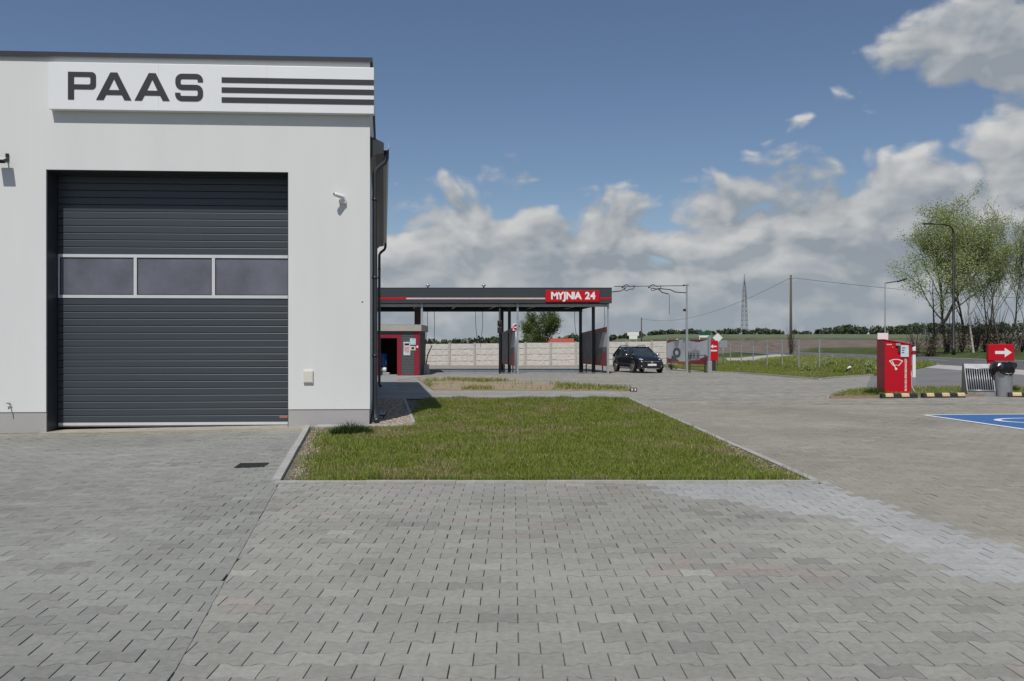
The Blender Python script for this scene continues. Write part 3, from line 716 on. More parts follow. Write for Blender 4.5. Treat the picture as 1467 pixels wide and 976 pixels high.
for i in range(nx + 1):
    for j in range(ny + 1):
        Y = LAWN_Y0 + (LAWN_Y1 - LAWN_Y0) * j / ny; xl = seam_x(Y) if Y < 14.2 else (P0.x + .04 + SD.x / SD.y * (Y - P0.y)); X = xl + (LAWN_X1 - xl) * i / nx
        e = min(i, nx - i, j, ny - j) / nx
        gi[i, j] = len(g_.v); g_.v.append((X, Y, -.03 + .045 * min(1, (X - xl) / .9) + .012 * (rnd.random() - .5)))
for i in range(nx):
    for j in range(ny): g_.face((gi[i, j], gi[i + 1, j], gi[i + 1, j + 1], gi[i, j + 1]), 0, True)
tag(g_.build('lawn_soil', lawn_soil), kind='structure')
def lawn_pts(n):
    Y = LAWN_Y0 + .01 + (LAWN_Y1 - LAWN_Y0 - .03) * rng.random(n) ** 1.35; X = -4.2 + 7.3 * rng.random(n)
    k = inside(lawn, X, Y); return X[k], Y[k]
X, Y = lawn_pts(420000)
xl = np.where(Y < 14.2, -2.36 - .188 * (Y - 8.49), -2.36); bare = np.clip((X - xl) / .45, 0, 1); rb = np.clip((LAWN_X1 - X) / (.14 + .75 * np.clip((12.5 - Y) / 4, 0, 1)), 0, 1) ** 1.5
col, d = grass_col(X, Y, .07)
keep = rng.random(len(X)) < (.04 + .96 * bare ** 2) * (.06 + .94 * rb) * (1.15 - .75 * np.clip((d - .5) * 2.5, 0, 1)); X, Y, col, d = X[keep], Y[keep], col[keep], d[keep]
Hh = rng.uniform(.025, .07, len(X)) * (.45 + 1.0 * fnoise(X, Y, 2.3, 9) * (.6 + .8 * fnoise(X, Y, 7.0, 13))) * (1 + .5 * (Y > 20.8) * rng.random(len(X)))
Z = -.03 + .045 * np.clip((X - np.where(Y < 14.2, -2.36 - .188 * (Y - 8.49), -2.5)) / .9, 0, 1)
blades('lawn_grass', X, Y, Z, Hh, .0045 + .00025 * Y, col, 'short patchy green lawn between the driveway and forecourt')
# rank tuft by the slabs
def tuft(cx, cy, rx, ry, n, h, name, label):
    a = rng.random(n) * 2 * math.pi; r = np.sqrt(rng.random(n)); X = cx + np.cos(a) * r * rx; Y = cy + np.sin(a) * r * ry
    c = np.array([[.035, .065, .014]]) * rng.uniform(.7, 1.5, (n, 1)); blades(name, X, Y, np.full(n, .0), h * rng.uniform(.5, 1, n) * (1.2 - r * .6), np.full(n, .009), c, label)
tx, ty = px(502, 625); tuft(tx, ty + .1, .33, .16, 1200, .24, 'grass_tuft', 'dark green tuft of rank grass on the slabs under the pier')
# gravel strip along the side wall
gr = MB(); gravel_m = mat('gravel', (0.19, .155, .125), .9, col2=(.36, .31, .26), scale=18, bump=.6, bscale=60)
gr.prism([(CORN.x + .01, 14.82), (P0.x, 14.78), (P1.x, P1.y), ((CORN + SD * 7.2).x + .01, (CORN + SD * 7.2).y)], -.1, .012)
tag(gr.build('gravel_bed', gravel_m), kind='structure')
def pebbles(name, pts, size, cols, label):
    ico = [(0, 0, 1), (.89, 0, .45), (.28, .85, .45), (-.72, .53, .45), (-.72, -.53, .45), (.28, -.85, .45), (.72, .53, -.45), (-.28, .85, -.45), (-.89, 0, -.45), (-.28, -.85, -.45), (.72, -.53, -.45), (0, 0, -1)]
    fcs = [(0, 1, 2), (0, 2, 3), (0, 3, 4), (0, 4, 5), (0, 5, 1), (1, 6, 2), (2, 7, 3), (3, 8, 4), (4, 9, 5), (5, 10, 1)]
    V, Fc, Cc = [], [], []
    for x, y, z in pts:
        s = size * rnd.uniform(.5, 1.5); rot = Matrix.Rotation(rnd.random() * 6.28, 3, 'Z') @ Matrix.Diagonal((s, s * rnd.uniform(.6, 1), s * rnd.uniform(.4, .7))); i = len(V); c = rnd.choice(cols); k = rnd.uniform(.75, 1.2)
        for q in ico: w_ = rot @ Vector(q); V.append((x + w_.x, y + w_.y, z + w_.z)); Cc.append((c[0] * k, c[1] * k, c[2] * k, 1))
        Fc += [tuple(i + t for t in f) for f in fcs]
    me = bpy.data.meshes.new(name); me.from_pydata(V, [], Fc); ca = me.color_attributes.new('tint', 'FLOAT_COLOR', 'POINT'); ca.data.foreach_set('color', np.array(Cc, dtype=np.float32).ravel())
    tag(link(name, me, None, mat('pebble', (1, 1, 1), .85, attr='tint', var=.1, scale=40)), label, 'gravel', kind='stuff')
pc = [(.36, .30, .24), (.30, .22, .17), (.42, .38, .33), (.24, .19, .15)]
pts = []
for k in range(3600):
    s = rnd.random() ** 1.3 * 7.0; o_ = rnd.uniform(.03, .75); q = CORN + SD * (s + .02); pts.append((q.x + o_, q.y, .014))
for k in range(500):
    q = P0 + SD * (rnd.random() * 3.4 - .15); pts.append((q.x + rnd.uniform(.05, .55), q.y, .012))
pebbles('gravel', pts, .022, pc, 'loose brown gravel along the side wall of the garage')
pts = []
for k in range(1100):
    Yk = rnd.uniform(LAWN_Y0 + .03, 14.1); xk = seam_x(Yk) + .05 + abs(rnd.gauss(0, .17)); pts.append((xk, Yk, -.025 + .05 * (xk - seam_x(Yk))))
for k in range(700):
    Yk = rnd.uniform(LAWN_Y0 + .03, 12.5); pts.append((LAWN_X1 - .02 - abs(rnd.gauss(0, .22)), Yk, .016))
pebbles('rubble', pts, .014, pc + [(.30, .16, .11)], 'brown crumbs of soil and stone along the lawn edging')

# far strip of thin grass
fs = [px(598, 543), px(720, 546.5), px(905, 558.5), px(895, 560.5), px(622, 560)]
tag(MB().prism(fs[::-1] if area(fs) < 0 else fs, -.1, .03).build('grass_strip_soil', mat('dry_soil', (0.33, .27, .19), .95, col2=(.25, .19, .12), scale=.8, bump=.4)), kind='structure')
n = 26000; X = rng.uniform(-4.8, 4.2, n); Y = rng.uniform(25.8, 36.5, n); k = inside(fs, X, Y); X, Y = X[k], Y[k]
col, d = grass_col(X, Y, .1, 21); den = fnoise(X * 1.0, Y * .5, .9, 33) + .35 * (X > .6); k = rng.random(len(X)) < np.clip((den - .5) * 3.2, .02, 1)
X, Y, col = X[k], Y[k], col[k]; blades('strip_grass', X, Y, np.full(len(X), .03), rng.uniform(.06, .17, len(X)), np.full(len(X), .018), col, 'thin patchy strip of grass and bare earth before the car wash')
mk = thing('kerb_marker', 'small striped kerb end marker at the tip of the thin grass strip', 'marker', (*px(908, 561), 0), R(-10))
MB().extrude([(-.07, 0), (.07, 0), (.06, .08), (.03, .12), (-.03, .12), (-.06, .08)], -.13, .10).build('block', blackm, mk, .008)
for k in (-1, 1): MB().box(k * .05 - .02, k * .05 + .02, -.074, -.066, .03, .085).build('reflector', white, mk)
MB().box(-.012, .012, -.076, -.066, .02, .10).build('reflector', red, mk)

# verge left of the road, with taller grass
A0 = [px(1020, 533.5), px(1060, 535), px(1100, 538), px(1140, 541.5), px(1175, 544), px(1200, 541.5), px(1250, 538.2)]
vg = MB(); vm = mat('verge_soil', (.085, .12, .028), .95, col2=(.13, .155, .045), scale=.9, bump=.6, bscale=10)
q0 = eL(A0[-1][1], -4.5); flat = A0 + [q0, eL(110, -4.5), (12, 110), (10.5, 62)]
vg.poly([(p[0], p[1], .03) for p in flat]); vg.quad((*q0, .03), (*eL(q0[1] + 5.5, 0), .43), (*eL(110, 0), .43), (*eL(110, -4.5), .03))
tag(vg.build('verge', vm), kind='structure')
tag(MB().poly([(*px(q[0], q[1], .035), .035) for q in ((1044, 519), (1085, 523), (1126, 519.5), (1138, 513), (1040, 513))]).build('gravel_shoulder', pale), kind='structure')
def kerbline(pts, w, z0, z1, name, label, m):
    root = thing(name, label, 'kerb', (*pts[0], 0))
    for a, b in zip(pts[:-1], pts[1:]):
        a = Vector(a); b = Vector(b); d = (b - a).normalized(); nn = Vector((-d.y, d.x)) * w / 2; q = [a - nn, b - nn, b + nn, a + nn]
        MB().prism([tuple(p - Vector(pts[0])) for p in q], z0, z1).build('kerb_stone', m, root)
kerbline(A0, .12, -.1, .06, 'kerb', 'low pale kerb curving along the grass verge by the wire fence', conc)
bird = px(1217, 536.5)
n = 130000; X = rng.uniform(10, 24, n); Y = 35 + 35 * rng.random(n) ** 1.5; k = inside(flat, X, Y); X, Y = X[k], Y[k]
col, d = grass_col(X, Y, .05, 41); mow = X < 16.6 + .047 * (Y - 46); Hh = np.where(mow, rng.uniform(.03, .075, len(X)), rng.uniform(.12, .38, len(X)) * (.3 + fnoise(X, Y, .5, 5)))
Hh = np.where(np.hypot(X - bird[0], (Y - bird[1] + .5) * .35) < .6, Hh * .25, Hh)
blades('verge_grass', X, Y, np.full(len(X), .03), Hh, np.full(len(X), .026), col, 'rough green grass verge with taller weeds behind the wire fence')
n = 16000; t_ = rng.random(n); Y = 43 + 45 * t_ ** 1.4; e = -4.5 + 4.4 * rng.random(n); X = 21.7 + .165 * (Y - 36.2) + e; k = (Y - q0[1]) > (e + 4.5) * 1.25; X, Y, e = X[k], Y[k], e[k]
col, d = grass_col(X, Y, .06, 51); blades('bank_grass', X, Y, .03 + .4 * (e + 4.5) / 4.5, rng.uniform(.08, .28, len(X)), np.full(len(X), .03), col, 'tall grass on the bank rising to the road')
# island with the red dispenser
isl = [px(1188, 571.3), px(1467, 567), px(1560, 566), px(1540, 555), px(1380, 556.5), px(1262, 557.5), px(1215, 561), px(1195, 567)]
tag(MB().prism(isl, -.1, .05).build('island_soil', vm), kind='structure')
kerbline(isl[:3], .10, -.1, .06, 'kerb', 'reddish low kerb in front of the dispenser island', mat('red_kerb', (.30, .19, .16), .85, var=.15, scale=12)); kerbline(isl[3:] + isl[:1], .1, -.1, .06, 'kerb', 'pale kerb round the back of the dispenser island', conc)
n = 16000; X = rng.uniform(8, 17, n); Y = rng.uniform(22, 29, n); k = inside(isl, X, Y); X, Y = X[k], Y[k]; col, d = grass_col(X, Y, .08, 61)
Hh = rng.uniform(.04, .09, len(X)); blades('island_grass', X, Y, np.full(len(X), .05), Hh, np.full(len(X), .012), col, 'mown grass on the island round the red dispenser')
tx, ty = px(1262, 568); tuft(tx - .1, ty + .2, .35, .2, 500, .3, 'grass_tuft', 'tuft of long grass against the dark side of the red dispenser')
tx, ty = px(1460, 564); tuft(tx, ty + .5, .3, .25, 400, .34, 'grass_tuft', 'weedy green tuft right of the litter bin')

# ---------------------------------------------------------------- car wash
YF, YB = 42.8, 49.9; XR = at(876.5, YF); SH = -0.13
def cw(X, Y): return X + SH * (Y - YF)                   # the wash is skewed like the garage
ZS, ZT = hz(434.5, YF), hz(413, YF)
XLc = -15.0
cwm = mat('fascia_anthracite', (0.04, 0.05, 0.055), 0.4, var=0.06, scale=1.5)
CW = thing('car_wash_canopy', 'flat dark canopy of the car wash on slim steel columns', 'canopy', (XR, YF, 0))
def q4(x0, x1, y0, y1): return [(cw(x0, YF + y0), y0), (cw(x1, YF + y0), y0), (cw(x1, YF + y1), y1), (cw(x0, YF + y1), y1)]
dpt = YB - YF; wl = XLc - XR
fa = MB(); t = .08
fa.prism(q4(wl, 0, 0, t), ZS, ZT); fa.prism(q4(wl, 0, dpt - t, dpt), ZS, ZT); fa.prism(q4(-t, 0, t, dpt - t), ZS, ZT); fa.prism(q4(wl, wl + t, t, dpt - t), ZS, ZT)
fa.build('fascia', cwm, CW)
MB().prism(q4(wl + t, -t, t, dpt - t), ZT - .25, ZT - .18).build('roof', mat('roof_sheet', (.30, .31, .32), .5, var=.1), CW)
MB().prism(q4(wl - .01, .01, -.01, dpt + .01), ZT + .002, ZT + .03).build('roof_trim', anth, CW)
for k in range(9):
    x = -1.2 - k * 2.2; MB().prism(q4(x - .06, x + .06, t, dpt - t), ZS - .02, ZT - .26).build('roof_beam', anth, CW)
for y in (0.5, dpt - .5): MB().prism(q4(wl + .1, -.1, y - .07, y + .07), ZS - .16, ZS - .022).build('purlin', galv if y < 1 else anth, CW)
zr = hz(427.8, YF)
xw = at(582, YF) - XR; xs1 = at(781, YF) - XR
MB().box(wl, xw, -.012, -.001, zr - .055, zr + .055).build('red_stripe', red, CW)
MB().box(xw + .002, xs1, -.012, -.001, zr - .042, zr + .042).build('white_stripe', mat('pale_red_stripe', (.62, .42, .43), .5), CW)
MB().box(at(858, YF) - XR, .006, -.012, -.001, zr - .05, zr + .05).build('red_stripe', red, CW)
MB().prism([(.001, 0), (.012, 0), (cw(.012, YB), dpt), (cw(.001, YB), dpt)], zr - .05, zr + .05).build('red_stripe', red, CW)
def colm(x, y, w, m, z=ZS): return MB().prism([(cw(x, YF + y) - w, y - w), (cw(x, YF + y) + w, y - w), (cw(x, YF + y) + w, y + w), (cw(x, YF + y) - w, y + w)], -.05, z - .02).build('column', m, CW)
for x in (-.14, at(741, YF) - XR + .05, at(604.5, YF) - XR): colm(x, .22, .05, galv)
for x in (-.14, at(741, YF) - XR + .05, at(604.5, YF) - XR): colm(x, dpt - .2, .085, anth, ZT - .26); 
for x in (-.14, at(741, YF) - XR + .05): colm(x, dpt * .5, .085, anth, ZT - .26)
colm(at(600, YF) - XR, 3.2, .16, mat('brown_column', (.10, .075, .06), .7, var=.2), ZT - .26)
# vents and lamps on the canopy roof
for xp in (613, 693):
    vn = thing('roof_vent', 'small capped roof vent on the canopy ' + ('above the kiosk' if xp < 650 else 'between kiosk and signal post'), 'vent', (at(xp, YF + 1), YF + 1, ZT - .19), 0, 'vents on the canopy roof')
    MB().lathe([(.05, 0), (.05, .38), (.05, .40)], 10).build('pipe', galv, vn); MB().lathe([(.11, .38), (.12, .41), (.03, .50)], 10).build('cap', galv, vn)
MS = thing('car_wash_sign', 'red sign reading MYJNIA 24 on the canopy fascia', 'sign', (at(820, YF - .1), YF - .02, hz(424.5, YF)))
swd = at(858.5, YF) - at(781.5, YF); shh = (432.5 - 416.2) * YF / F
MB().box(-swd / 2, swd / 2, -.12, -.0, -shh / 2, shh / 2).build('lightbox', red, MS, .008)
for ch_, xp in zip('MYJNIA24', (794.5, 803, 809.2, 816.2, 822.2, 828, 841.6, 849.2)):
    text('letter', ch_, .50, white, MS, T3(at(xp, YF - .1) - MS.location.x, -.124, .0), bold=.02)

def cyl(mb, x, y, z0, z1, r, n=10): return mb.tube([(x, y, z0), (x, y, z1)], r, n)
# bay partitions (local: y along the bay, front at 0)
pgrey = mat('panel_grey', (.17, .175, .18), .55, col2=(.07, .075, .08), scale=1.4)
plight = mat('panel_light', (.50, .51, .53), .55, var=.12, scale=2)
def partition(xf, Yf, length, label):
    t = thing('bay_partition', label, 'partition', (at(xf, Yf), Yf, 0), math.atan2(-SH, 1) * 1.0)
    z0, z1, z2 = .38, 2.15, 2.42
    MB().box(-.03, .03, .12, length, z0 + .002, z1).build('panel', pgrey, t)
    rb = MB(); n = 14; pts = [(0.12 + (length - .12) * k / n, z0 + .28 + .55 * (1 - k / n) ** 2) for k in range(n + 1)]
    for sgn in (-1, 1):
        xx = sgn * .033; p = [(xx, a, b) for a, b in pts] + [(xx, length, z0), (xx, .12, z0)]; rb.poly(p if sgn < 0 else p[::-1])
    rb.build('red_band', redd, t)
    lb = MB()
    for sgn in (-1, 1):
        xx = sgn * .0325; p = [(xx, .12, z1), (xx, .12, z0 + 1.0), (xx, 1.9, z0 + .95), (xx, 1.1, z1)]; lb.poly(p if sgn > 0 else p[::-1])
    lb.build('light_band', plight, t)
    tr = MB(); tr.prism([(-.05, .1), (.05, .1), (.05, length), (-.05, length)], [z1 + .001] * 4, [z2, z2, z1 + .06, z1 + .06]); tr.build('top_trim', redd, t)
    for y in (.06, length * .5, length + .04): MB().box(-.045, .045, y - .045, y + .045, -.02, z1).build('post', galv if y < 1 else anth, t)
    for y in (1.2, length - 1.0): MB().box(-.03, .03, y - .03, y + .03, -.02, z0).build('foot', anth, t)
    return t
partition(739, 43.6, 6.0, 'grey and dark red wash bay partition behind the no entry sign')
partition(871, 43.3, 6.2, 'grey and dark red wash bay partition nearest the parked car')
# signal post and no entry sign
sp_ = thing('signal_post', 'black post with two stacked traffic signal boxes in the wash', 'signal', (at(716, 43.0), 43.0, 0))
cyl(MB(), 0, 0, -.02, ZS - .165, .05).build('post', blackm, sp_)
for y in (463.5, 473): MB().box(-.12, .12, -.16, -.03, hz(y, 43) - .16, hz(y, 43) + .15).build('signal_box', blackm, sp_, .02)
MB().lathe([(.07, 0), (.075, .02), (.05, .03)], 14).xf(T3(0, -.16, hz(463.5, 43)) @ Matrix.Rotation(R(90), 4, 'X')).build('lens', mat('dark_lens', (.05, .02, .02), .2), sp_)
ne = thing('no_entry_sign', 'square red and white no entry sign on the bay post', 'sign', (at(739.3, 43.3), 43.3, 0))
cyl(MB(), 0, 0, -.02, 2.6, .035).build('post', galv, ne)
zc = hz(469, 43.3); MB().box(-.17, .17, -.06, -.037, zc - .18, zc + .18).build('plate', white, ne, .01)
outline('red_disc', [arc(0, 0, .15, 0, 345, 23)], .006, red, ne, T3(0, -.064, zc)); MB().box(-.1, .1, -.072, -.0685, zc - .03, zc + .03).build('white_bar', white, ne)
# hoses hanging under the canopy
for k, (xp, yy, zt_, zb_) in enumerate(((612, 45, 3.5, 1.3), (622, 44.5, 3.5, 1.6), (681, 46, 3.5, 1.7), (691, 47, 3.5, 1.4), (762, 46, 3.5, 2.6), (823, 46.5, 3.5, 2.0), (866, 45.5, 3.5, 2.3))):
    x = at(xp, yy); MB().tube([(x, yy, ZS), (x + .02, yy, 2.6), (x + .1 * ((k % 3) - 1), yy, zb_)], .014, 5).build('wash_hose', rubber)
    tag(C.objects[-1], ('black hose hanging right beside the kiosk corner post', 'second black hose out from the kiosk corner post', 'black hose hanging midway between kiosk and signal post', 'longer black hose just right of the midway hose', 'short black hose hanging before the dense green trees', 'black hose left of the partition by the parked car', 'black hose between the columns nearest the parked car')[k], 'hose', 'hoses hanging under the canopy')
hp = thing('floor_brush_stand', 'grey stand with a slanted dark wash lance beside the kiosk', 'lance stand', (at(611, 42.2), 42.2, 0))
MB().box(-.13, .13, -.1, .1, 0, .5).build('holder', galv, hp, .01); MB().tube([(-.02, 0, .45), (.05, 0, .95), (.28, 0, 1.45)], .03, 6).build('lance', blackm, hp)
MB().tube([(-.2, 0, 0), (-.2, 0, .9)], .04, 6).build('post', blackm, hp)
# kiosk
KY = 40.3; kx0, kx1 = at(520, KY), at(600.5, KY)
K = thing('plant_kiosk', 'dark clad kiosk with red frames and an open doorway', 'kiosk', (kx1, KY, 0), 0)
kw = kx0 - kx1; kh = hz(474.5, KY); kt = hz(466, KY)
dx0, dx1 = at(545, KY) - kx1, at(569, KY) - kx1; dh = hz(484.5, KY)
kb = MB(); kd = 3.0
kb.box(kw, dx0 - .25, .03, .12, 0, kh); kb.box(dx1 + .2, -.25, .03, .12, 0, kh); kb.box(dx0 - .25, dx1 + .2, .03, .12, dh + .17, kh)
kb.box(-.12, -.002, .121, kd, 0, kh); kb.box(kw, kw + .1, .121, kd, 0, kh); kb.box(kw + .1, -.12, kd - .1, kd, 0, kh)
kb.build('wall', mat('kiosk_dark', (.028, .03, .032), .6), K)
cl = mat('kiosk_cladding', (.085, .092, .10), .5, var=.08)
nb = 17
for k in range(nb):
    z0 = .04 + k * (kh - .05) / nb; z1 = z0 + (kh - .05) / nb - .012
    MB().box(dx1 + .205, -.255, .0, .03, z0, z1).build('cladding_board', cl, K)
    if z0 > dh + .17: MB().box(kw, dx1 + .20, .0, .03, z0, z1).build('cladding_board', cl, K)
MB().box(-.25, -.003, -.012, .031, 0, kh).build('corner_post', red if False else redd, K); MB().box(.0, .012, .0, .35, 0, kh).build('corner_post', redd, K)
MB().box(dx1, dx1 + .2, -.02, .115, 0, dh + .17).build('door_frame', redd, K); MB().box(dx0 - .25, dx1 - .002, -.02, .115, dh, dh + .17).build('door_frame', redd, K); MB().box(dx0 - .25, dx0, -.02, .115, 0, dh - .002).build('door_frame', redd, K)
MB().box(dx1 + .2, -.25, -.014, .029, 0, .038).build('base_rail', redd, K)
MB().box(kw - .1, .12, -.12, kd + .1, kh + .002, kt).build('roof_band', mat('kiosk_roof', (.40, .37, .33), .7, var=.1, scale=3), K)
MB().box(kw - .1, .12, -.10, kd + .1, kt + .001, kt + .03).build('roof_cap', galv, K)
MB().box(kw + .1, -.12, .122, kd - .1, -.01, .01).build('floor', conc, K)
for xp, w_, y0, y1, c in ((583, .32, 490, 509, (.62, .60, .60)), (591.5, .28, 485, 494, (.45, .58, .62)), (591.5, .26, 496, 502, (.62, .62, .58))):
    x = at(xp, KY) - kx1; nt_ = MB().box(x - w_ / 2, x + w_ / 2, -.02, -.001, hz(y1, KY), hz(y0, KY)).build('notice', mat('notice%d' % xp if y0 != 485 else 'notice_blue', c, .5, var=.25, scale=9), K)
    if y0 == 490: MB().box(x - .11, x + .11, -.024, -.0205, hz(505, KY), hz(497, KY)).build('print', mat('faded_print', (.55, .33, .35), .6, var=.4, scale=14), nt_); MB().box(x - .11, x + .11, -.024, -.0205, hz(495, KY), hz(492, KY)).build('print', blackm, nt_)
    elif y0 == 496: MB().box(x - .07, x + .07, -.024, -.0205, hz(500.5, KY), hz(497.5, KY)).build('print', blackm, nt_)
MB().box(at(598, KY) - kx1 - .04, at(598, KY) - kx1 + .04, -.04, -.0125, hz(498.5, KY), hz(495.5, KY)).build('switch', white, K)
bl = thing('blue_drum', 'blue plastic drum standing inside the kiosk doorway', 'drum', (at(547.2, KY + .8), KY + .8, .01)); MB().lathe([(.24, 0), (.26, .03), (.26, .5), (.27, .52), (.26, .54), (.26, 1.0), (.2, 1.05), (.07, 1.06), (.07, 1.1)], 18).build('body', mat('blue_plastic', (.02, .10, .26), .4), bl); MB().lathe([(.272, .3), (.28, .32), (.272, .34)], 18).build('hoop', blackm, bl)
pw = thing('pump_unit', 'small white and grey pump on the kiosk floor', 'pump', (at(549.5, KY + .4), KY + .4, .01)); MB().box(-.14, .3, -.12, .12, 0, .12).build('base', galv, pw, .01); MB().lathe([(.09, -.16), (.11, -.12), (.11, .12), (.08, .16)], 14).xf(T3(-.02, 0, .26) @ Matrix.Rotation(R(90), 4, 'Y')).build('motor', white, pw)
# wet wash floor
tag(MB().poly([(cw(at(640, YF), YF + .3), YF + .3, .003), (cw(XR - .3, YF + .3), YF + .3, .003), (cw(XR - .3, YB), YB, .003), (cw(at(640, YF), YB), YB, .003)]).build('wash_floor', mat('wet_concrete', (.16, .16, .16), .25, col2=(.27, .26, .25), scale=.9)), kind='structure')

# open wash bay: boom post, mural partition
bp_ = thing('boom_post', 'galvanised post with two swinging hose booms above the open wash bay', 'boom', (at(984, 46.5), 46.5, 0))
H_ = hz(409, 46.5); MB().box(-.055, .055, -.055, .055, -.02, 3.55).build('post', galv, bp_); MB().box(-.045, .045, -.045, .045, 3.55, H_).build('upper_post', galv, bp_)
MB().tube([(-.1, .0, H_ - .02), (at(880, 46.5) - at(984, 46.5), 0, H_ - .06)], .022, 6).build('rail', anth, bp_)
MB().box(-.22, .1, -.05, .05, H_ + .0, H_ + .03).build('cap', anth, bp_)
def loop(cx, cz, s):
    a = [(cx + s * .32 * math.cos(t) * (1 + .25 * math.sin(3 * t)), .03 * math.sin(5 * t), cz + s * .13 * math.sin(t) + .05 * math.sin(4 * t)) for t in np.linspace(0, 9.5, 40)]; return a
for xp, sgn in ((900, 1), (938, 1)):
    cx = at(xp, 46.5) - at(984, 46.5); MB().tube(loop(cx, H_ - .13, 1), .02, 5).build('hose_coil', rubber, bp_)
P_ = lambda xp, yp: (at(xp, 46.5) - at(984, 46.5), 0, hz(yp, 46.5))
MB().tube([P_(934, 413), P_(944, 414.5), P_(948, 419), P_(958, 421.5)], .03, 6).build('boom_arm', anth, bp_); MB().tube([P_(943, 413.5), P_(960, 415), P_(967, 418.5), P_(979, 419.5), (-.0, 0, hz(419.5, 46.5))], .03, 6).build('boom_arm', anth, bp_)
MB().tube([P_(876.5, 418.5), P_(890, 417), P_(897, 412)], .03, 6).build('boom_arm', anth, bp_)
MB().tube([P_(959, 422), (P_(959, 422)[0], 0, 3.2)], .012, 5).build('hose', rubber, bp_)
MB().box(-.2, -.05, -.05, .05, 3.35, 3.48).build('lamp', blackm, bp_)
mp_ = thing('mural_partition', 'freestanding wash bay panel printed with a tyre and machine picture', 'partition', (at(1016, 44.9), 44.9, 0), math.atan2(at(1016, 44.9) - at(956, 49.6), 49.6 - 44.9))
ml = math.hypot(at(1016, 44.9) - at(956, 49.6), 4.7); mz0, mz1 = .42, 1.78
MB().box(-.025, .025, .1, ml, mz0, mz1).build('panel', mat('mural_sky', (.55, .58, .62), .5, col2=(.40, .43, .47), scale=1.1), mp_)
MB().box(-.06, .06, -.06, .06, -.02, 1.95).build('post', galv, mp_)
for y in (ml * .52, ml): MB().box(-.04, .04, y - .04, y + .04, -.02, mz1 + .05).build('post', anth if y < ml else galv, mp_)
def decal(name, pts, m, lay=0):
    return MB().poly([(-.0265 - .0015 * lay, a, b) for a, b in pts]).build(name, m, mp_)
yy = lambda f: .1 + (ml - .1) * (1 - f)          # fraction from the left (far) end
n = 16
decal('red_sweep', [(yy(k / n), mz0 + .10 + .42 * abs(k / n - .42) ** 1.6 * 2.2) for k in range(n + 1)] + [(yy(1), mz0 + .002), (yy(0), mz0 + .002)], redd, 1)
decal('orange_sweep', [(yy(.12 + .5 * k / 8), mz0 + .15 - .04 * (k / 8)) for k in range(9)] + [(yy(.62), mz0 + .03), (yy(.1), mz0 + .03)], mat('orange_print', (.42, .09, .03), .5), 2)
decal('top_sweep', [(yy(.0), mz1 - .003), (yy(.0), mz1 - .18), (yy(.12), mz1 - .10), (yy(.3), mz1 - .05), (yy(.3), mz1 - .003)], redd, 1); decal('top_sweep', [(yy(.55), mz1 - .003), (yy(.6), mz1 - .08), (yy(.8), mz1 - .14), (yy(1.0), mz1 - .003)], redd, 1)
inkm = mat('grey_ink', (.09, .10, .11), .6, var=.3, scale=10); inkl = mat('pale_ink', (.30, .32, .34), .6, var=.2, scale=10)
for r0, c in ((.30, inkm), (.13, plight)):
    decal('tyre_print', [(yy(.26) + r0 * 1.6 * math.cos(t), mz0 + .62 + r0 * math.sin(t)) for t in np.linspace(0, 2 * math.pi, 20)[:-1]], c, 2 if r0 > .2 else 3)
decal('smoke_print', [(yy(.18), mz1 - .1), (yy(.22), mz1 - .38), (yy(.30), mz1 - .40), (yy(.32), mz1 - .06)], inkl, 1); decal('rod_print', [(yy(.10), mz0 + .10), (yy(.14), mz0 + .45), (yy(.2), mz0 + .4), (yy(.32), mz0 + .14)], inkm, 3)
decal('machine_print', [(yy(.5), mz0 + .7), (yy(.5), mz0 + .25), (yy(.82), mz0 + .25), (yy(.82), mz0 + .72), (yy(.7), mz0 + .84), (yy(.62), mz0 + .70)], inkl, 2)
for f in (.53, .60, .67, .76): decal('machine_print', [(yy(f), mz0 + .62), (yy(f), mz0 + .3), (yy(f + .03), mz0 + .3), (yy(f + .03), mz0 + .62)], inkm, 3)
rk = thing('mat_rack', 'low tubular mat rack in front of the mural panel', 'rack', (at(1000, 44.4), 44.4, 0)); 
for k in (-1, 1): MB().tube([(k * .42, 0, 0), (k * .42, 0, .95), (k * .42, .3, .95), (k * .42, .3, 0)], .02, 6).build('leg_frame', anth, rk)
for z in (.35, .65, .93): MB().tube([(-.42, 0, z), (.42, 0, z)], .018, 6).build('rail', anth, rk)
MB().box(.5, .72, -.1, .15, 0, .62).build('bin', galv, rk, .01)
# red arrow panel, diamond, green board
ra = thing('arrow_totem', 'red totem with a white arrow pointing left beside the mural panel', 'sign', (at(1022.5, 46), 46, 0)); zt_, zb_ = hz(488, 46), hz(517, 46)
MB().box(-.25, .22, -.08, .08, zb_, zt_).build('body', red, ra, .01); MB().box(-.12, .10, -.05, .05, -.05, zb_).build('foot', anth, ra)
ar = lambda s: [[(-s, 0), (-.15 * s, .62 * s), (-.15 * s, .2 * s), (s, .2 * s), (s, -.2 * s), (-.15 * s, -.2 * s), (-.15 * s, -.62 * s)]]
outline('arrow', ar(.17), .008, white, ra, T3(-.03, -.083, hz(496.5, 46))); MB().box(-.2, .16, -.086, -.078, hz(503.5, 46), hz(501.5, 46)).build('bar', white, ra)
dm = thing('diamond_sign', 'white diamond road sign behind the red arrow totem', 'sign', (at(1028, 58), 58, .02)); zc = hz(484.5, 58)
MB().box(-.24, .24, -.03, -.01, -.24, .24).xf(T3(0, -.03, zc) @ Matrix.Rotation(R(45), 4, 'Y')).build('plate', white, dm); cyl(MB(), 0, 0, 0, zc + .2, .035).build('post', galv, dm)
gb = thing('green_board', 'long green direction board on posts beyond the mural panel', 'sign', (at(1009, 70), 70, 0)); zc = hz(476.5, 70); gm_ = mat('sign_green', (.012, .09, .06), .5)
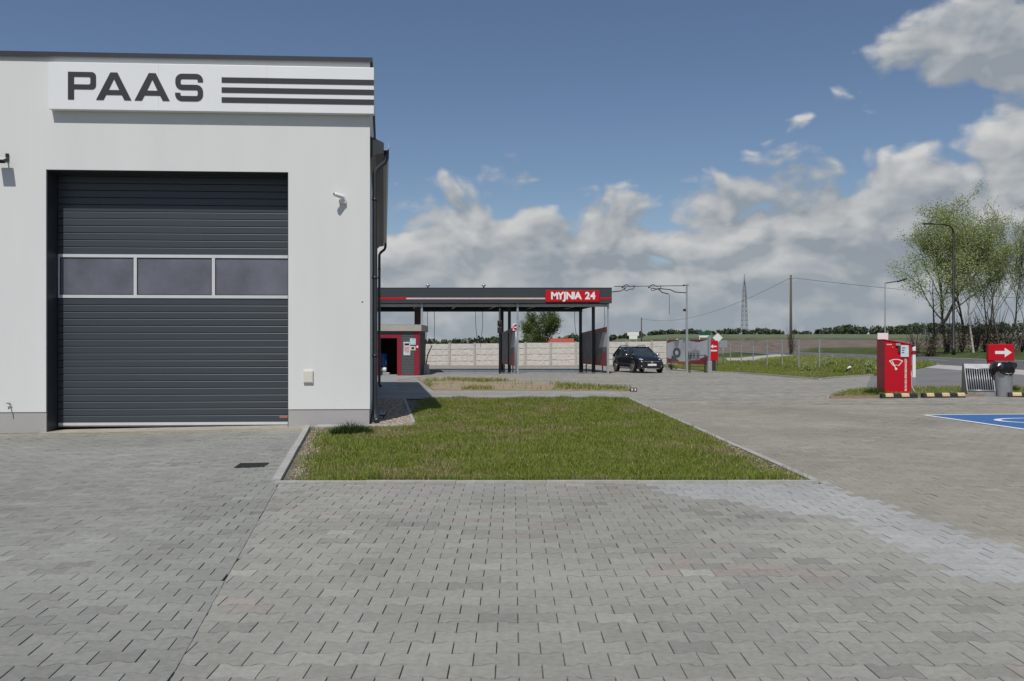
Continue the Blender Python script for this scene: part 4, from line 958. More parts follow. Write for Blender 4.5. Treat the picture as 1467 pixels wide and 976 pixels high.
for k in (0, 1): MB().box(-.52 + .1 * k, .52, -.06, -.04, zc - .05 - .17 * k, zc + .09 - .17 * k).build('plate', gm_, gb)
for k in (-1, 1): cyl(MB(), k * .4, 0, -.1, zc + .1, .035).build('post', galv, gb)
MB().box(-.45, .4, -.06, -.04, zc - .42, zc - .25).build('plate', white, gb)
bb = thing('notice_board', 'white blank roadside board on two legs behind the concrete wall', 'sign', (at(907, 95), 95, 0)); 
MB().box(-.66, .66, -.05, .05, hz(481, 95), hz(476, 95)).build('board', white, bb); MB().box(-.45, .45, -.05, .05, hz(486, 95), hz(481.1, 95)).build('lower_board', white, bb)
for k in (-1, 1): MB().box(k * .4 - .04, k * .4 + .04, -.04, .04, -.1, hz(476, 95) + .1).build('leg', galv, bb)
gp_ = thing('grey_sign_back', 'grey back of a road sign by the wire fence', 'sign', (at(1036, 62), 62, .02)); MB().box(-.3, .3, -.02, .02, hz(498.5, 62), hz(488, 62)).build('plate', galv, gp_); cyl(MB(), 0, .03, -.05, hz(489, 62), .03).build('post', galv, gp_)

# ---------------------------------------------------------------- concrete panel wall
WY = 62.0; wm = mat('cast_concrete', (.56, .54, .505), .9, var=.15, scale=3.2, bump=1.0, bscale=9, stretch=(1, 1, 2.2)); wpm = mat('post_concrete', (.40, .385, .36), .9, var=.12, scale=6)
WL = thing('concrete_wall', 'pale precast concrete panel wall behind the car wash', 'wall', (0, WY, 0)); pp = 36.2 * WY / F; xs0 = at(610, WY)
for k in range(-6, 10):
    x = at(644, WY) + (k - 1) * pp; b0 = -.16 + .022 * max(0, k); 
    MB().box(x - .07, x + .07, -.10, .06, b0 - .3, b0 + 1.80).build('post', wpm, WL)
    for r in range(4):
        z = b0 + r * .438; o = MB(); a, b = x + .072, x + pp - .072; nn = 6
        o.box(a, b, -.03, .03, z, z + .432)
        for j in range(4): # raised rock-face blocks cast into each board
            xa = a + (b - a) * (j + .06 + .1 * rnd.random()) / 4; xb = a + (b - a) * (j + .9) / 4; o.box(xa, xb, -.045 - .015 * rnd.random(), -.03, z + .03 + .03 * rnd.random(), z + .40 - .03 * rnd.random())
        o.build('panel_board', wm, WL)
x = at(644, WY) + 9 * pp; MB().box(x - .07, x + .07, -.10, .06, -.3, 1.99).build('post', wpm, WL)
tag(MB().poly([(-14, 60, .008), (10, 60, .008), (10, 62, .008), (-14, 62, .008)]).build('wall_base_ground', mat('dry_soil', (1, 1, 1))), kind='structure')

# ---------------------------------------------------------------- fence along the verge
fn = thing('wire_fence', 'open wire fence of grey steel posts along the verge', 'fence', (16.9, 46, .03))
prev = None
for xp in (1173.8, 1144.5, 1120.5, 1099, 1079, 1062, 1046.5):
    Yp = 14.74 / ((xp - CX) / F - .047); Xp = at(xp, Yp); x, y = Xp - 16.9, Yp - 46
    MB().box(x - .032, x + .032, y - .032, y + .032, -.1, 1.78).build('post', galv, fn)
    if prev:
        for z in (.12, .95, 1.72): MB().tube([(prev[0], prev[1], z), (x, y, z)], .006, 4).build('wire', galv, fn)
    prev = (x, y)

# ---------------------------------------------------------------- black hatchback (local +x = front)
def car():
    body_m = mat('car_black', (.010, .011, .014), .22, 0.0, var=.05, coat=.6); glass_m = mat('car_glass', (.035, .045, .05), .06, spec=.8, var=.3, scale=2)
    chrome = mat('chrome', (.6, .6, .62), .2, .9); rim_m = mat('alloy', (.45, .46, .48), .3, .8); lamp_m = mat('headlamp_glass', (.75, .77, .8), .1)
    ph = R(-90 + 14.5); cx_, cy_ = at(913.5, 45.6), 45.6
    c = thing('parked_car', 'black hatchback with roof rails standing by the open wash bay', 'car', (cx_, cy_, 0), ph); c.scale = (.93, .93, .93)
    # lower body: stations x, half width, z bottom, z top edge, z crown
    st = [(-2.03, .62, .42, .62, .66), (-2.0, .76, .32, .86, .90), (-1.9, .82, .26, .98, 1.0), (-1.4, .86, .22, 1.0, 1.03), (-.6, .87, .22, .98, 1.03), (.3, .87, .22, .96, 1.02), (.85, .86, .22, .95, 1.0), (1.25, .85, .22, .90, .97), (1.65, .80, .24, .83, .90), (1.88, .70, .26, .74, .80), (2.0, .56, .30, .62, .68), (2.04, .42, .40, .54, .57)]
    m = MB(); n = None
    for x, w_, zb, zt, zc in st:
        sec = [(0, zb), (w_ * .86, zb), (w_ * .97, zb + .07), (w_, zb + (zt - zb) * .35), (w_ * 1.0, zb + (zt - zb) * .72), (w_ * .96, zt - .02), (w_ * .88, zt + .005), (w_ * .5, zc - .01), (0, zc)]
        ring = [(x, y, z) for y, z in sec] + [(x, -y, z) for y, z in sec[-2:0:-1]]; n = len(ring); m.v += ring
    for k in range(len(st) - 1):
        for q in range(n): m.face((k * n + q, (k + 1) * n + q, (k + 1) * n + (q + 1) % n, k * n + (q + 1) % n), 0, True)
    m.face(range(n), 0); m.face([(len(st) - 1) * n + q for q in range(n)][::-1], 0)
    m.build('body', body_m, c)
    # cabin: glass house then roof and pillars
    bot = [(-1.88, .80), (-1.2, .80), (-.2, .80), (.55, .79), (1.12, .72)]; top = [(-1.42, .52), (-1.05, .56), (-.3, .575), (.12, .56), (.32, .50)]
    zb_, zt_ = .965, 1.47
    g = MB(); k = len(bot)
    g.v += [(x, y, zb_) for x, y in bot] + [(x, -y, zb_) for x, y in bot[::-1]]; g.v += [(x, y, zt_ - (.03 if i in (0, k - 1) else 0)) for i, (x, y) in enumerate(top)] + [(x, -y, zt_ - (.03 if i in (0, k - 1) else 0)) for i, (x, y) in list(enumerate(top))[::-1]]
    N_ = 2 * k
    for q in range(N_): g.face((q, (q + 1) % N_, N_ + (q + 1) % N_, N_ + q))
    g.face([N_ + q for q in range(N_)][::-1]); g.build('windows', glass_m, c)
    r = MB(); rt = [(-1.50, .46), (-1.36, .54), (-.6, .585), (.05, .575), (.27, .51), (.36, .38)]
    rr = [(x, y) for x, y in rt] + [(x, -y) for x, y in rt[::-1]]; i = len(r.v); nn = len(rr)
    r.v += [(x, y, 1.445) for x, y in rr] + [(x * .97 - .01, y * .9, 1.50) for x, y in rr]
    for q in range(nn): r.face((q, (q + 1) % nn, nn + (q + 1) % nn, nn + q), 0, True)
    r.face([nn + q for q in range(nn)][::-1], 0, True); r.face(range(nn)); r.build('roof', body_m, c, .01)
    for s in (-1, 1):
        for (x0, y0), (x1, y1), rad in (((1.12, .735), (.31, .51), .038), ((-.25, .815), (-.32, .585), .04), ((-1.25, .815), (-1.12, .565), .05), ((-1.84, .80), (-1.40, .52), .07)):
            MB().tube([(x0, s * y0, zb_ - .02), (x1, s * y1, zt_)], rad, 6).build('pillar', body_m, c)
        MB().tube([(-1.35, s * .54, 1.49), (-1.25, s * .54, 1.57), (-.1, s * .54, 1.57), (.02, s * .54, 1.49)], .022, 6).build('roof_rail', chrome, c)
        mr = MB().lathe([(.02, -.10), (.075, -.07), (.09, 0), (.075, .07), (.02, .10)], 10); mr.xf(T3(.72, s * .97, 1.03) @ Matrix.Diagonal((.6, 1, .75, 1)) @ Matrix.Rotation(R(90), 4, 'X')); mr.build('mirror', chrome, c)
        MB().tube([(.74, s * .80, .99), (.72, s * .95, 1.0)], .02, 6).build('mirror_arm', blackm, c)
        for x in (1.27, -1.28):
            ar_ = MB(); pts = [(x + .37 * math.cos(t), s * .872, .31 + .37 * math.sin(t)) for t in np.linspace(-.1, math.pi + .1, 16)]; ar_.tube(pts, .035, 6).build('arch_trim', mat('grey_plastic', (.03, .03, .032), .7), c)
            MB().lathe([(.36, -.02), (.36, .02)], 20).xf(T3(x, s * .845, .34) @ Matrix.Rotation(R(90), 4, 'X')).build('wheel_well', blackm, c)
            wl_ = thing('wheel', '', ''); wl_.parent = c; wl_.location = (x, s * .80, .31)
            for kk in ('label', 'category'):
                if kk in wl_: del wl_[kk]
            rot = Matrix.Rotation(R(90), 4, 'X')
            MB().lathe([(.20, -.09), (.28, -.1), (.31, -.06), (.31, .06), (.28, .1), (.20, .09)], 24).xf(rot).build('tyre', rubber, wl_)
            MB().lathe([(.20, -.02), (.205, .0), (.20, .02)], 20).xf(T3(0, s * .06, 0) @ rot).build('rim', blackm, wl_)
            sp5 = MB()
            for q in range(5):
                a = q * 2 * math.pi / 5; sp5.xf if False else None; b5 = MB().box(-.032, .032, -.012, .012, .0, .205); b5.xf(T3(0, s * .098, 0) @ Matrix.Rotation(a, 4, 'Y')); i0 = len(sp5.v); sp5.v += b5.v; [sp5.face([i0 + w for w in f]) for f in b5.f]
            sp5.build('spokes', rim_m, wl_)
            MB().lathe([(.198, -.015), (.225, -.015), (.225, .015), (.198, .015)], 20).xf(T3(0, s * .095, 0) @ rot).build('rim_lip', rim_m, wl_)
        hl = MB().lathe([(.02, -.05), (.10, -.03), (.13, 0), (.09, .03)], 12); hl.xf(T3(1.80, s * .60, .72) @ Matrix.Rotation(s * R(38), 4, 'Z') @ Matrix.Diagonal((.8, 1.35, .72, 1)) @ Matrix.Rotation(R(90), 4, 'Y')); hl.build('headlight', lamp_m, c)
        MB().lathe([(.055, -.02), (.06, .02), (.04, .03)], 10).xf(T3(1.95, s * .55, .40) @ Matrix.Rotation(R(90), 4, 'Y')).build('fog_lamp', lamp_m, c)
        MB().box(-.62, .75, s * .868 - .004, s * .868 + .012, .27, .33).build('sill_trim', chrome, c)
        MB().box(.12, .28, s * .872, s * .872 + s * .02, .80, .83).build('door_handle', blackm, c); MB().box(-.75, -.60, s * .872, s * .872 + s * .02, .80, .83).build('door_handle', blackm, c)
    MB().box(2.0, 2.065, -.42, .42, .54, .64).build('grille', blackm, c, .01); MB().box(2.0, 2.072, -.50, .50, .645, .665).build('grille_bar', chrome, c)
    MB().lathe([(.06, 0), (.075, .015), (.03, .02)], 14).xf(T3(2.06, 0, .61) @ Matrix.Rotation(R(90), 4, 'Y')).build('badge', chrome, c)
    MB().box(2.045, 2.075, -.26, .26, .415, .525).build('number_plate', white, c)
    MB().box(1.98, 2.05, -.55, .55, .27, .37).build('lower_intake', blackm, c, .02); MB().tube([(1.93, -.55, .255), (2.05, -.35, .25), (2.05, .35, .25), (1.93, .55, .255)], .028, 6).build('skid_plate', chrome, c)
car()

# ---------------------------------------------------------------- dispenser island furniture
DY = 24.1; DX0, DX1 = at(1267.5, DY), at(1302.5, DY)
dp = thing('washer_fluid_dispenser', 'tall red washer fluid dispenser with sloping top and wiper symbol', 'dispenser', (DX0, DY, .03), R(-13)); dw = (DX1 - DX0) * 1.0; dd = 1.15
zl, zr_ = hz(487.5, DY) - .03, hz(494.5, DY) - .03
MB().prism([(0, 0), (dw, 0), (dw, dd), (0, dd)], 0, [zl, zr_, zr_, zl]).build('cabinet', red, dp, .012)
tp_ = MB(); tp_.prism([(-.02, -.02), (dw + .02, -.02), (dw + .02, dd + .02), (-.02, dd + .02)], [zl + .004, zr_ + .004, zr_ + .004, zl + .004], [zl + .03, zr_ + .03, zr_ + .03, zl + .03]); tp_.build('lid', red, dp)
MB().box(-.0, .30, dd - .12, dd - .06, zl + .0, zl + .22).build('light_panel', mat('white_panel', (.74, .74, .76), .4, var=.05), dp, .008)
for z in (.35, .85, 1.3): MB().box(-.008, .002, .1, .16, z, z + .03).build('hinge', redd, dp)
def dpos(xp, yp): return at(xp, DY) - DX0, hz(yp, DY) - .03
x0, z1 = dpos(1288.5, 494.8); x1, z0 = dpos(1299, 511.5); MB().box(x0, x1, -.03, -.001, z0, z1).build('price_panel', mat('price_panel', (.55, .66, .72), .4, var=.12, scale=12), dp, .004)
for k, (a, b) in enumerate(((.06, .82), (.06, .62), (.06, .42))): MB().box(x0 + .03, x0 + .03 + .09 * (1 if k == 0 else .7), -.033, -.0305, z0 + (z1 - z0) * b - .03, z0 + (z1 - z0) * b).build('print', inkm, dp)
x0, z1 = dpos(1282, 492.5); MB().box(x0, x0 + .12, -.05, -.001, z1 - .06, z1).build('coin_unit', galv, dp, .005); MB().box(x0 + .06, x0 + .12, -.05, -.001, z1 - .24, z1 - .065).build('keypad', anth, dp, .005)
x0, z1 = dpos(1270, 493); MB().box(x0, x0 + .14, -.006, -.001, z1 - .03, z1).build('label_strip', plight, dp)
x0, z1 = dpos(1278, 498); MB().lathe([(.02, 0), (.02, .02), (.012, .024)], 10).xf(T3(x0, -.001, z1) @ Matrix.Rotation(R(90), 4, 'X')).build('button', mat('button_orange', (.7, .3, .08), .4), dp)
# wiper symbol
wx, wz = dpos(1282.5, 529.5); us = .0195
fan = arc(0, 0, 17.5 * us, 57, 123, 12); fin = arc(0, 0, 8.2 * us, 62, 118, 8)
outer = fan + fin[::-1]; sh_ = lambda pts, d: [(x * d, (y - 12 * us) * d + 12 * us) for x, y in pts]
outline('windscreen_mark', [outer, sh_(outer, .82)], .004, white, dp, T3(wx, -.003, wz - 2 * us))
outline('wiper_mark', [stroke([(0, 3 * us), (-5.2 * us, 14.2 * us)], 0.001, .025)], .004, white, dp, T3(wx, -.0045, wz - 2 * us)); outline('pivot_mark', [arc(0, 3 * us, 1.7 * us, 0, 330, 11)], .004, white, dp, T3(wx, -.0075, wz - 2 * us))
tx_, tz_ = dpos(1295.5, 537); text('lettering', 'PŁYN DO SPRYSKIWACZY', .072, white, dp, T3(tx_, -.004, tz_) @ Matrix.Rotation(R(-90), 4, 'Y'), bold=.003, space=1.12)
MB().tube([(dw + .01, .2, .75), (dw + .05, .15, .5), (dw + .04, .12, .22), (dw + .12, .1, .03), (dw + .3, .15, .02)], .016, 6).build('hose', plight, dp)
# guide post
gp = thing('guide_post', 'white plastic guide post with red band right of the dispenser', 'post', (at(1309.3, 30), 30, -.02)); MB().prism([(-.055, -.03), (.055, -.03), (.055, .03), (-.055, .03)], .3, [1.38, 1.42, 1.42, 1.38]).build('post', white, gp, .01); MB().box(-.056, .056, -.031, .031, 1.12, 1.26).build('red_band', redd, gp); MB().box(-.05, .05, -.025, .025, 0, .3).build('foot', galv, gp)
# rubber parking stops
def stop(xa, xb, ya, yb, label):
    a = Vector((*px(xa, ya), 0)); b = Vector((*px(xb, yb), 0)); l = (b - a).length; t = thing('parking_stop', label, 'parking stop', tuple(a + Vector((0, 0, .0))), math.atan2(b.y - a.y, b.x - a.x), 'rubber parking stops on the island kerb')
    MB().extrude([(-.075, 0), (.075, 0), (.055, .10), (.03, .125), (-.03, .125), (-.055, .10)], 0, l).build('block', rubber, t, .006)
    ym = mat('reflective_yellow', (.58, .43, .25), .6, var=.2, scale=20)
    k = 0.1
    while k + .22 < l:
        MB().extrude([(-.0735, .038), (-.0585, .098), (-.0335, .1275), (.0335, .1275), (.0335, .11), (-.05, .04)], k, k + .22).build('yellow_block', ym, t); k += .46
stop(1262, 1313, 570.6, 570.2, 'black and yellow rubber parking stop under the red dispenser'); stop(1321, 1381, 570.0, 569.4, 'black and yellow rubber parking stop between the dispenser and mat stand'); stop(1444, 1500, 568.8, 569.6, 'black and yellow rubber parking stop right of the litter bin')
# mat stand
ms = thing('mat_stand', 'grey steel car mat stand with slanted slatted front', 'stand', (at(1386, 23.4), 23.4, .0), R(-13)); mw = .70; steel = mat('dull_steel', (.30, .31, .315), .5, .35, var=.15, scale=6)
for x in (0, mw): MB().extrude([(0, 0), (.55, 0), (.45, .9), (.30, .9), (.0, .16)], x - .012, x + .012).build('side_panel', steel, ms)
MB().box(.013, mw - .013, .01, .5, 0, .155).build('base_box', steel, ms); MB().extrude([(.235, .76), (.30, .9), (.45, .9), (.44, .76)], .013, mw - .013).build('top_plate', steel, ms)
sl_d = Vector((0, .225, .60)).normalized()
for k in range(11):
    x = .055 + k * (mw - .11) / 10; MB().tube([(x, .005, .16), (x, .232, .765)], .0135, 6).build('slat', galv, ms)
for a, b in (((.013, .0, .165), (mw - .013, .0, .165)), ((.013, .232, .765), (mw - .013, .232, .765))): MB().tube([a, b], .018, 6).build('rail', galv, ms)
MB().extrude([(.30, .156), (.36, .156), (.46, .759), (.42, .759)], .014, mw - .014).build('back_plate', anth, ms)
# litter bin with bag
bn = thing('litter_bin', 'round grey metal litter bin with a black bag over the rim', 'bin', (at(1437.5, 23.3), 23.3, -.005)); rb_ = .235
MB().lathe([(rb_ * .9, 0), (rb_ * .92, .02), (rb_, .78), (rb_ * 1.01, .80)], 24).build('body', mat('bin_zinc', (.36, .38, .40), .4, .5, var=.1, scale=5), bn)
bg_ = MB(); nn = 28; prof = [(1.03, .62), (1.12, .70), (1.20, .80), (1.10, .90), (.95, .93), (.85, .86), (.8, .6)]
for j, (rr, z) in enumerate(prof):
    for q in range(nn):
        a = 2 * math.pi * q / nn; w_ = 1 + (.10 * math.sin(5 * a + j) + .09 * rnd.random()) * (1 if j < 5 else .3); bg_.v.append((rb_ * rr * w_ * math.cos(a) * 1.12, rb_ * rr * w_ * math.sin(a), z + .05 * rnd.random() - (.06 * math.sin(3 * a) if j < 2 else 0)))
for j in range(len(prof) - 1):
    for q in range(nn): bg_.face((j * nn + q, j * nn + (q + 1) % nn, (j + 1) * nn + (q + 1) % nn, (j + 1) * nn + q))
bg_.build('bag', mat('bag_black', (.008, .008, .009), .3, var=.2), bn); MB().tube([(-.1, -rb_ - .015, .66), (0, -rb_ - .035, .64), (.1, -rb_ - .015, .66)], .010, 6).build('handle', galv, bn)
# red arrow sign
aw = thing('arrow_sign', 'red box sign with a white right arrow behind the litter bin', 'sign', (at(1433, 24.4), 24.4, .04), R(-12)); z0, z1 = hz(517, 24.4) - .04, hz(493, 24.4) - .04; hw = (1450 - 1416) * 24.4 / F / 2
MB().box(-hw, hw, -.07, .09, z0, z1).build('box', red, aw, .012); MB().box(-hw + .01, -hw + .17, -.05, .07, -.05, z0).build('leg', red, aw, .006)
outline('arrow', [[(-q[0], q[1]) for q in ar(.22)[0]]], .008, white, aw, T3(.06, -.073, z0 + .24))
# blue disabled bay
bay = MB(); b0 = px(1323, 595); bA, bB, bC, bD = b0, (b0[0] + .35, 12.6), (12.4, 12.6), (12.4, b0[1] + .35)
bay_m = mat('blue_marking', (.035, .13, .33), .75, var=.25, scale=14); bayo = tag(MB().poly([(*q, .004) for q in (bA, bB, bC, bD)]).build('parking_bay', bay_m), kind='structure')
def line(a, b, w_, z=.008):
    a, b = Vector(a), Vector(b); d = (b - a).normalized(); nn = Vector((-d.y, d.x)) * w_ / 2; return MB().poly([(*(a - nn), z), (*(b - nn), z), (*(b + nn), z), (*(a + nn), z)]).build('bay_line', white, bayo)
line(bA, bB, .11); line((bA[0] + .06, bA[1]), bD, .11, .0085)
sy_ = MB(); n = 28; C0 = (9.95, 15.55)
for q in range(n):
    a0, a1 = [math.pi * (.12 + 1.5 * (q + d) / n) for d in (0, 1)]; e = lambda a, r: (C0[0] + r * .95 * math.cos(a), C0[1] + r * .62 * math.sin(a), .0082); sy_.quad(e(a0, .86), e(a0, 1.0), e(a1, 1.0), e(a1, .86))
sy_.build('wheelchair_mark', white, bayo)
mk2 = MB(); mk2.box(C0[0] - .1, C0[0] + 1.0, C0[1] - .05, C0[1] + .07, .0078, .0084); mk2.build('wheelchair_mark', white, bayo)

# ---------------------------------------------------------------- street lamps, poles, wires, mast
lp = thing('street_lamp', 'tall black street lamp with curved arm in front of the roadside trees', 'street lamp', (at(1366, 75), 75, .85)); zt = hz(334, 75) - .85; ztop = hz(321, 75) - .85
MB().lathe([(.17, -.2), (.17, .6), (.12, .62), (.09, zt)], 12).build('pole', blackm, lp); axx = at(1322, 75) - at(1366, 75)
MB().tube([(0, 0, zt - .05), (-.08, 0, zt + .35), (-.35, 0, zt + .65), (-.8, 0, ztop - .05), (axx + .8, 0, ztop)], [.085, .08, .07, .06, .055], 8).build('arm', blackm, lp); MB().box(axx, axx + .9, -.14, .14, ztop - .05, ztop + .07).build('lamp_head', blackm, lp, .03)
l2 = thing('street_lamp', 'slim galvanised lamp with angled arm standing behind the red dispenser', 'street lamp', (at(1268, 52), 52, .27)); zt = hz(405.5, 52) - .27; dx = at(1298, 52) - at(1268, 52); z2 = hz(400.5, 52) - .27
MB().lathe([(.06, -.4), (.05, .3), (.036, zt)], 8).build('pole', mat('dull_galvanised', (.22, .23, .24), .7, .3), l2); MB().tube([(0, 0, zt - .02), (dx * .7, 0, zt + (z2 - zt) * .6)], .035, 6).build('arm', blackm, l2); MB().box(-.3, .3, -.1, .1, -.035, .05).xf(T3(dx * .82, 0, z2 - .05) @ Matrix.Rotation(R(-18), 4, 'Y')).build('lamp_head', blackm, l2, .015)
wood = mat('weathered_wood', (.12, .095, .07), .9, var=.25, scale=5, stretch=(4, 4, .4))
def tz(X, Y): return float(terr(X, Y)) - .07
def pole(xp, Y, ytop, r, label):
    X = at(xp, Y); zb = tz(X, Y); t = thing('wooden_pole', label, 'utility pole', (X, Y, zb)); h = hz(ytop, Y) - zb
    MB().lathe([(r * 1.25, -.3), (r, h * .5), (r * .8, h), (r * .3, h + .05)], 8).build('post', wood, t); MB().box(-.25, .25, -.05, .05, h - .5, h - .42).build('crossarm', wood, t)
    for k in (-1, 1): MB().lathe([(.04, h - .42), (.05, h - .36), (.02, h - .28)], 6, (k * .2, 0)).build('insulator', white, t)
    return Vector((X, Y, zb + h - .3))
q1 = pole(1133, 110, 394.5, .17, 'tall weathered wooden utility pole in the grass beyond the road'); q2 = pole(919, 210, 455, .16, 'distant wooden utility pole behind the white notice board')
q3 = Vector((150, 118, 11)); 
def wire(a, b, sag, label):
    pts = []
    for k in range(33):
        t = k / 32; p = a.lerp(b, t); p.z -= sag * 4 * t * (1 - t); pts.append(p)
    o = MB().tube([p - a for p in pts], .022, 4).build('overhead_wire', blackm); o.location = a; tag(o, label, 'wire', 'overhead wires')
wire(q1, q2, 2.4, 'overhead wire between the two wooden poles'); wire(q1, q3, 3.4, 'overhead wire running from the tall wooden pole towards the trees')
st_ = mat('mast_steel', (.20, .22, .24), .6, var=.1); MT = 420; mX = at(1066.5, MT); mz = tz(mX, MT); mh = hz(393, MT) - mz
lm = thing('lattice_mast', 'tall steel lattice mast on the horizon with a slim tip', 'mast', (mX, MT, mz)); 
def mw_(z): return 1.25 * (1 - z / mh) ** .8 + .22
for k, (a, b) in enumerate(((1, 1), (1, -1), (-1, 1), (-1, -1))): MB().tube([(a * mw_(z), b * mw_(z), z) for z in np.linspace(-.5, mh * .88, 8)], .13, 4).build('leg', st_, lm)
br_ = MB(); zz = list(np.linspace(0, mh * .86, 12))
for a, b in zip(zz[:-1], zz[1:]):
    for s in (-1, 1): br_.tube([(-mw_(a), s * mw_(a), a), (mw_(b), s * mw_(b), b)], .07, 3); br_.tube([(mw_(a), s * mw_(a), a), (-mw_(b), s * mw_(b), b)], .07, 3); br_.tube([(-mw_(b), s * mw_(b), b), (mw_(b), s * mw_(b), b)], .09, 3)
tag(br_.build('bracing', st_, lm), kind='stuff'); MB().tube([(0, 0, mh * .82), (0, 0, mh)], .28, 6).build('tip', st_, lm)
for z in (.52, .62, .68):
    for s in (-1, 1): MB().box(s * (mw_(mh * z) + .3) - .22, s * (mw_(mh * z) + .3) + .22, -.2, .2, mh * z - .9, mh * z + .9).build('antenna', mat('antenna_grey', (.35, .37, .4), .6), lm)

# ---------------------------------------------------------------- trees
def leafmat(name, c, c2, trans=.35):
    m = bpy.data.materials.new(name); m.use_nodes = True; N = m.node_tree.nodes; L = m.node_tree.links; b = N['Principled BSDF']
    g = N.new('ShaderNodeNewGeometry'); mx = N.new('ShaderNodeMix'); mx.data_type = 'RGBA'; mx.inputs[6].default_value = (*c, 1); mx.inputs[7].default_value = (*c2, 1); L.new(g.outputs['Random Per Island'], mx.inputs[0])
    L.new(mx.outputs[2], b.inputs['Base Color']); b.inputs['Roughness'].default_value = .6; b.inputs['Specular IOR Level'].default_value = .2
    t = N.new('ShaderNodeBsdfTranslucent'); L.new(mx.outputs[2], t.inputs[0]); s = N.new('ShaderNodeMixShader'); s.inputs[0].default_value = trans; L.new(b.outputs[0], s.inputs[1]); L.new(t.outputs[0], s.inputs[2]); L.new(s.outputs[0], N['Material Output'].inputs[0]); return m
spring = leafmat('spring_leaf', (.25, .32, .10), (.42, .47, .23)); dense = leafmat('dense_leaf', (.085, .13, .035), (.17, .21, .07)); forestl = leafmat('forest_leaf_hazed', (.055, .078, .042), (.10, .125, .07), .15); twigl = leafmat('dry_twig', (.13, .10, .07), (.22, .18, .12), .1)  # far woods leaf colour is lightened in place of distance haze
bark = mat('bark', (.075, .06, .048), .9, var=.3, scale=4); birch = mat('pale_bark', (.36, .34, .30), .85, var=.35, scale=5)
def leaves(pts, size, rs):
    n = len(pts); P = np.array(pts); d = rs.normal(size=(n, 3)); d /= np.linalg.norm(d, axis=1)[:, None]; e = np.cross(d, rs.normal(size=(n, 3))); e /= np.linalg.norm(e, axis=1)[:, None]; s = size * rs.uniform(.6, 1.4, (n, 1))
    v = np.stack([P - d * s * .5, P + e * s * .32, P + d * s * .5, P - e * s * .32], 1).reshape(-1, 3); f = (np.arange(n)[:, None] * 4 + np.arange(4)).tolist(); return v.tolist(), f
def tree_meshes(seed, h, spread, nlv, lsize, lm, bm, trunk=.16, start=.28, droop=.0, per=1.0, lean=0.0):
    r = random.Random(seed); rs = np.random.default_rng(seed); b = MB(); tips = []
    def grow(p, d, l, rad, lev):
        pts = [p]; q = p.copy(); dd = d.copy(); seg = 5 if lev < 2 else 3
        for k in range(seg):
            dd = (dd + Vector((r.gauss(0, .13), r.gauss(0, .13), r.gauss(.03 - droop * lev * .05, .06)))).normalized(); q = q + dd * l / seg; pts.append(q.copy())
            if lev >= 1: tips.extend([(q, l, lev)] * (1 if lev == 1 else 3))
        b.tube(pts, [max(.012, rad * (1 - .75 * k / seg)) for k in range(seg + 1)], 6 if lev < 2 else 4, caps=False)
        if lev >= 3: return
        nb = (9, 5, 4)[lev]
        for k in range(nb):
            t = (start + (1 - start) * (k + r.random()) / nb) if lev == 0 else (.25 + .75 * (k + r.random()) / nb); t = min(t, .99); idx = t * seg; i0 = int(idx); pp = pts[i0].lerp(pts[i0 + 1], idx - i0)
            a = r.random() * 6.28; out = Vector((math.cos(a), math.sin(a), 0)); up = (.75, .55, .3)[lev] + r.uniform(-.2, .2); nd = (out * spread + Vector((0, 0, up)) + dd * .35).normalized()
            grow(pp, nd, l * ((.52, .55, .5)[lev]) * (1.15 - .5 * t if lev == 0 else 1) * r.uniform(.75, 1.2), rad * (1 - .6 * t) * (.5, .5, .45)[lev], lev + 1)
    grow(Vector((0, 0, -.2)), Vector((lean, 0, 1)).normalized(), h * .92, trunk, 0)
    pts = []
    for k in range(nlv):
        q, l, lev = tips[r.randrange(len(tips))]; s = .028 * h * (1.0 if lev > 1 else .5) * per; pts.append((q.x + r.gauss(0, s), q.y + r.gauss(0, s), q.z + r.gauss(0, s)))
    v, f = leaves(pts, lsize, rs); me = bpy.data.meshes.new('crown'); me.from_pydata(v, [], f); me.materials.append(lm); return b.mesh('trunk', bm), me
TM = [tree_meshes(5, 12, .95, 18000, .13, spring, bark, .20, .22, .6, 1.0, -.12), tree_meshes(9, 12, .60, 12500, .13, spring, bark, .15, .3, 0, .9), tree_meshes(14, 12, .5, 5000, .13, spring, birch, .13, .35, 0, .8, .05), tree_meshes(21, 12, .38, 4200, .13, spring, bark, .10, .25, 0, .7)]
def tree(xp, Y, ytop, kind, rz, label, cat='tree'):
    X = at(xp - 7, Y); zb = tz(X, Y); h = hz(ytop, Y) - zb; t = thing('roadside_tree', label, cat, (X, Y, zb), rz, 'trees beside the road'); s = h / 12.7; t.scale = (s, s, s)
    link('trunk', TM[kind][0], t); link('crown', TM[kind][1], t)
tree(1334, 84, 322, 0, 2.6, 'broad pale green spring tree leaning left of the tall black lamp')
tree(1362, 88, 318, 1, .4, 'spring tree standing just behind the black lamp pole')
tree(1385, 86, 325, 1, 2.2, 'dark trunked spring tree right of the black lamp')
tree(1402, 83, 330, 2, 1.0, 'pale trunked spring tree with sparse leaves among dark trunks')
tree(1428, 88, 345, 3, 2.0, 'thin sparse tree between the pale trunked tree and the upright ones'); tree(1440, 82, 345, 3, .7, 'upright slim tree above the litter bin'); tree(1455, 85, 355, 3, 3.6, 'slender leafy tree right of the upright one behind the bin'); tree(1466, 82, 360, 3, 5.0, 'half bare slim tree at the end of the roadside row'); tree(1490, 84, 350, 1, 4.0, 'leafy tree closing the roadside row'); tree(1416, 92, 360, 3, 4.4, 'bare thin tree standing behind the pale trunked tree')
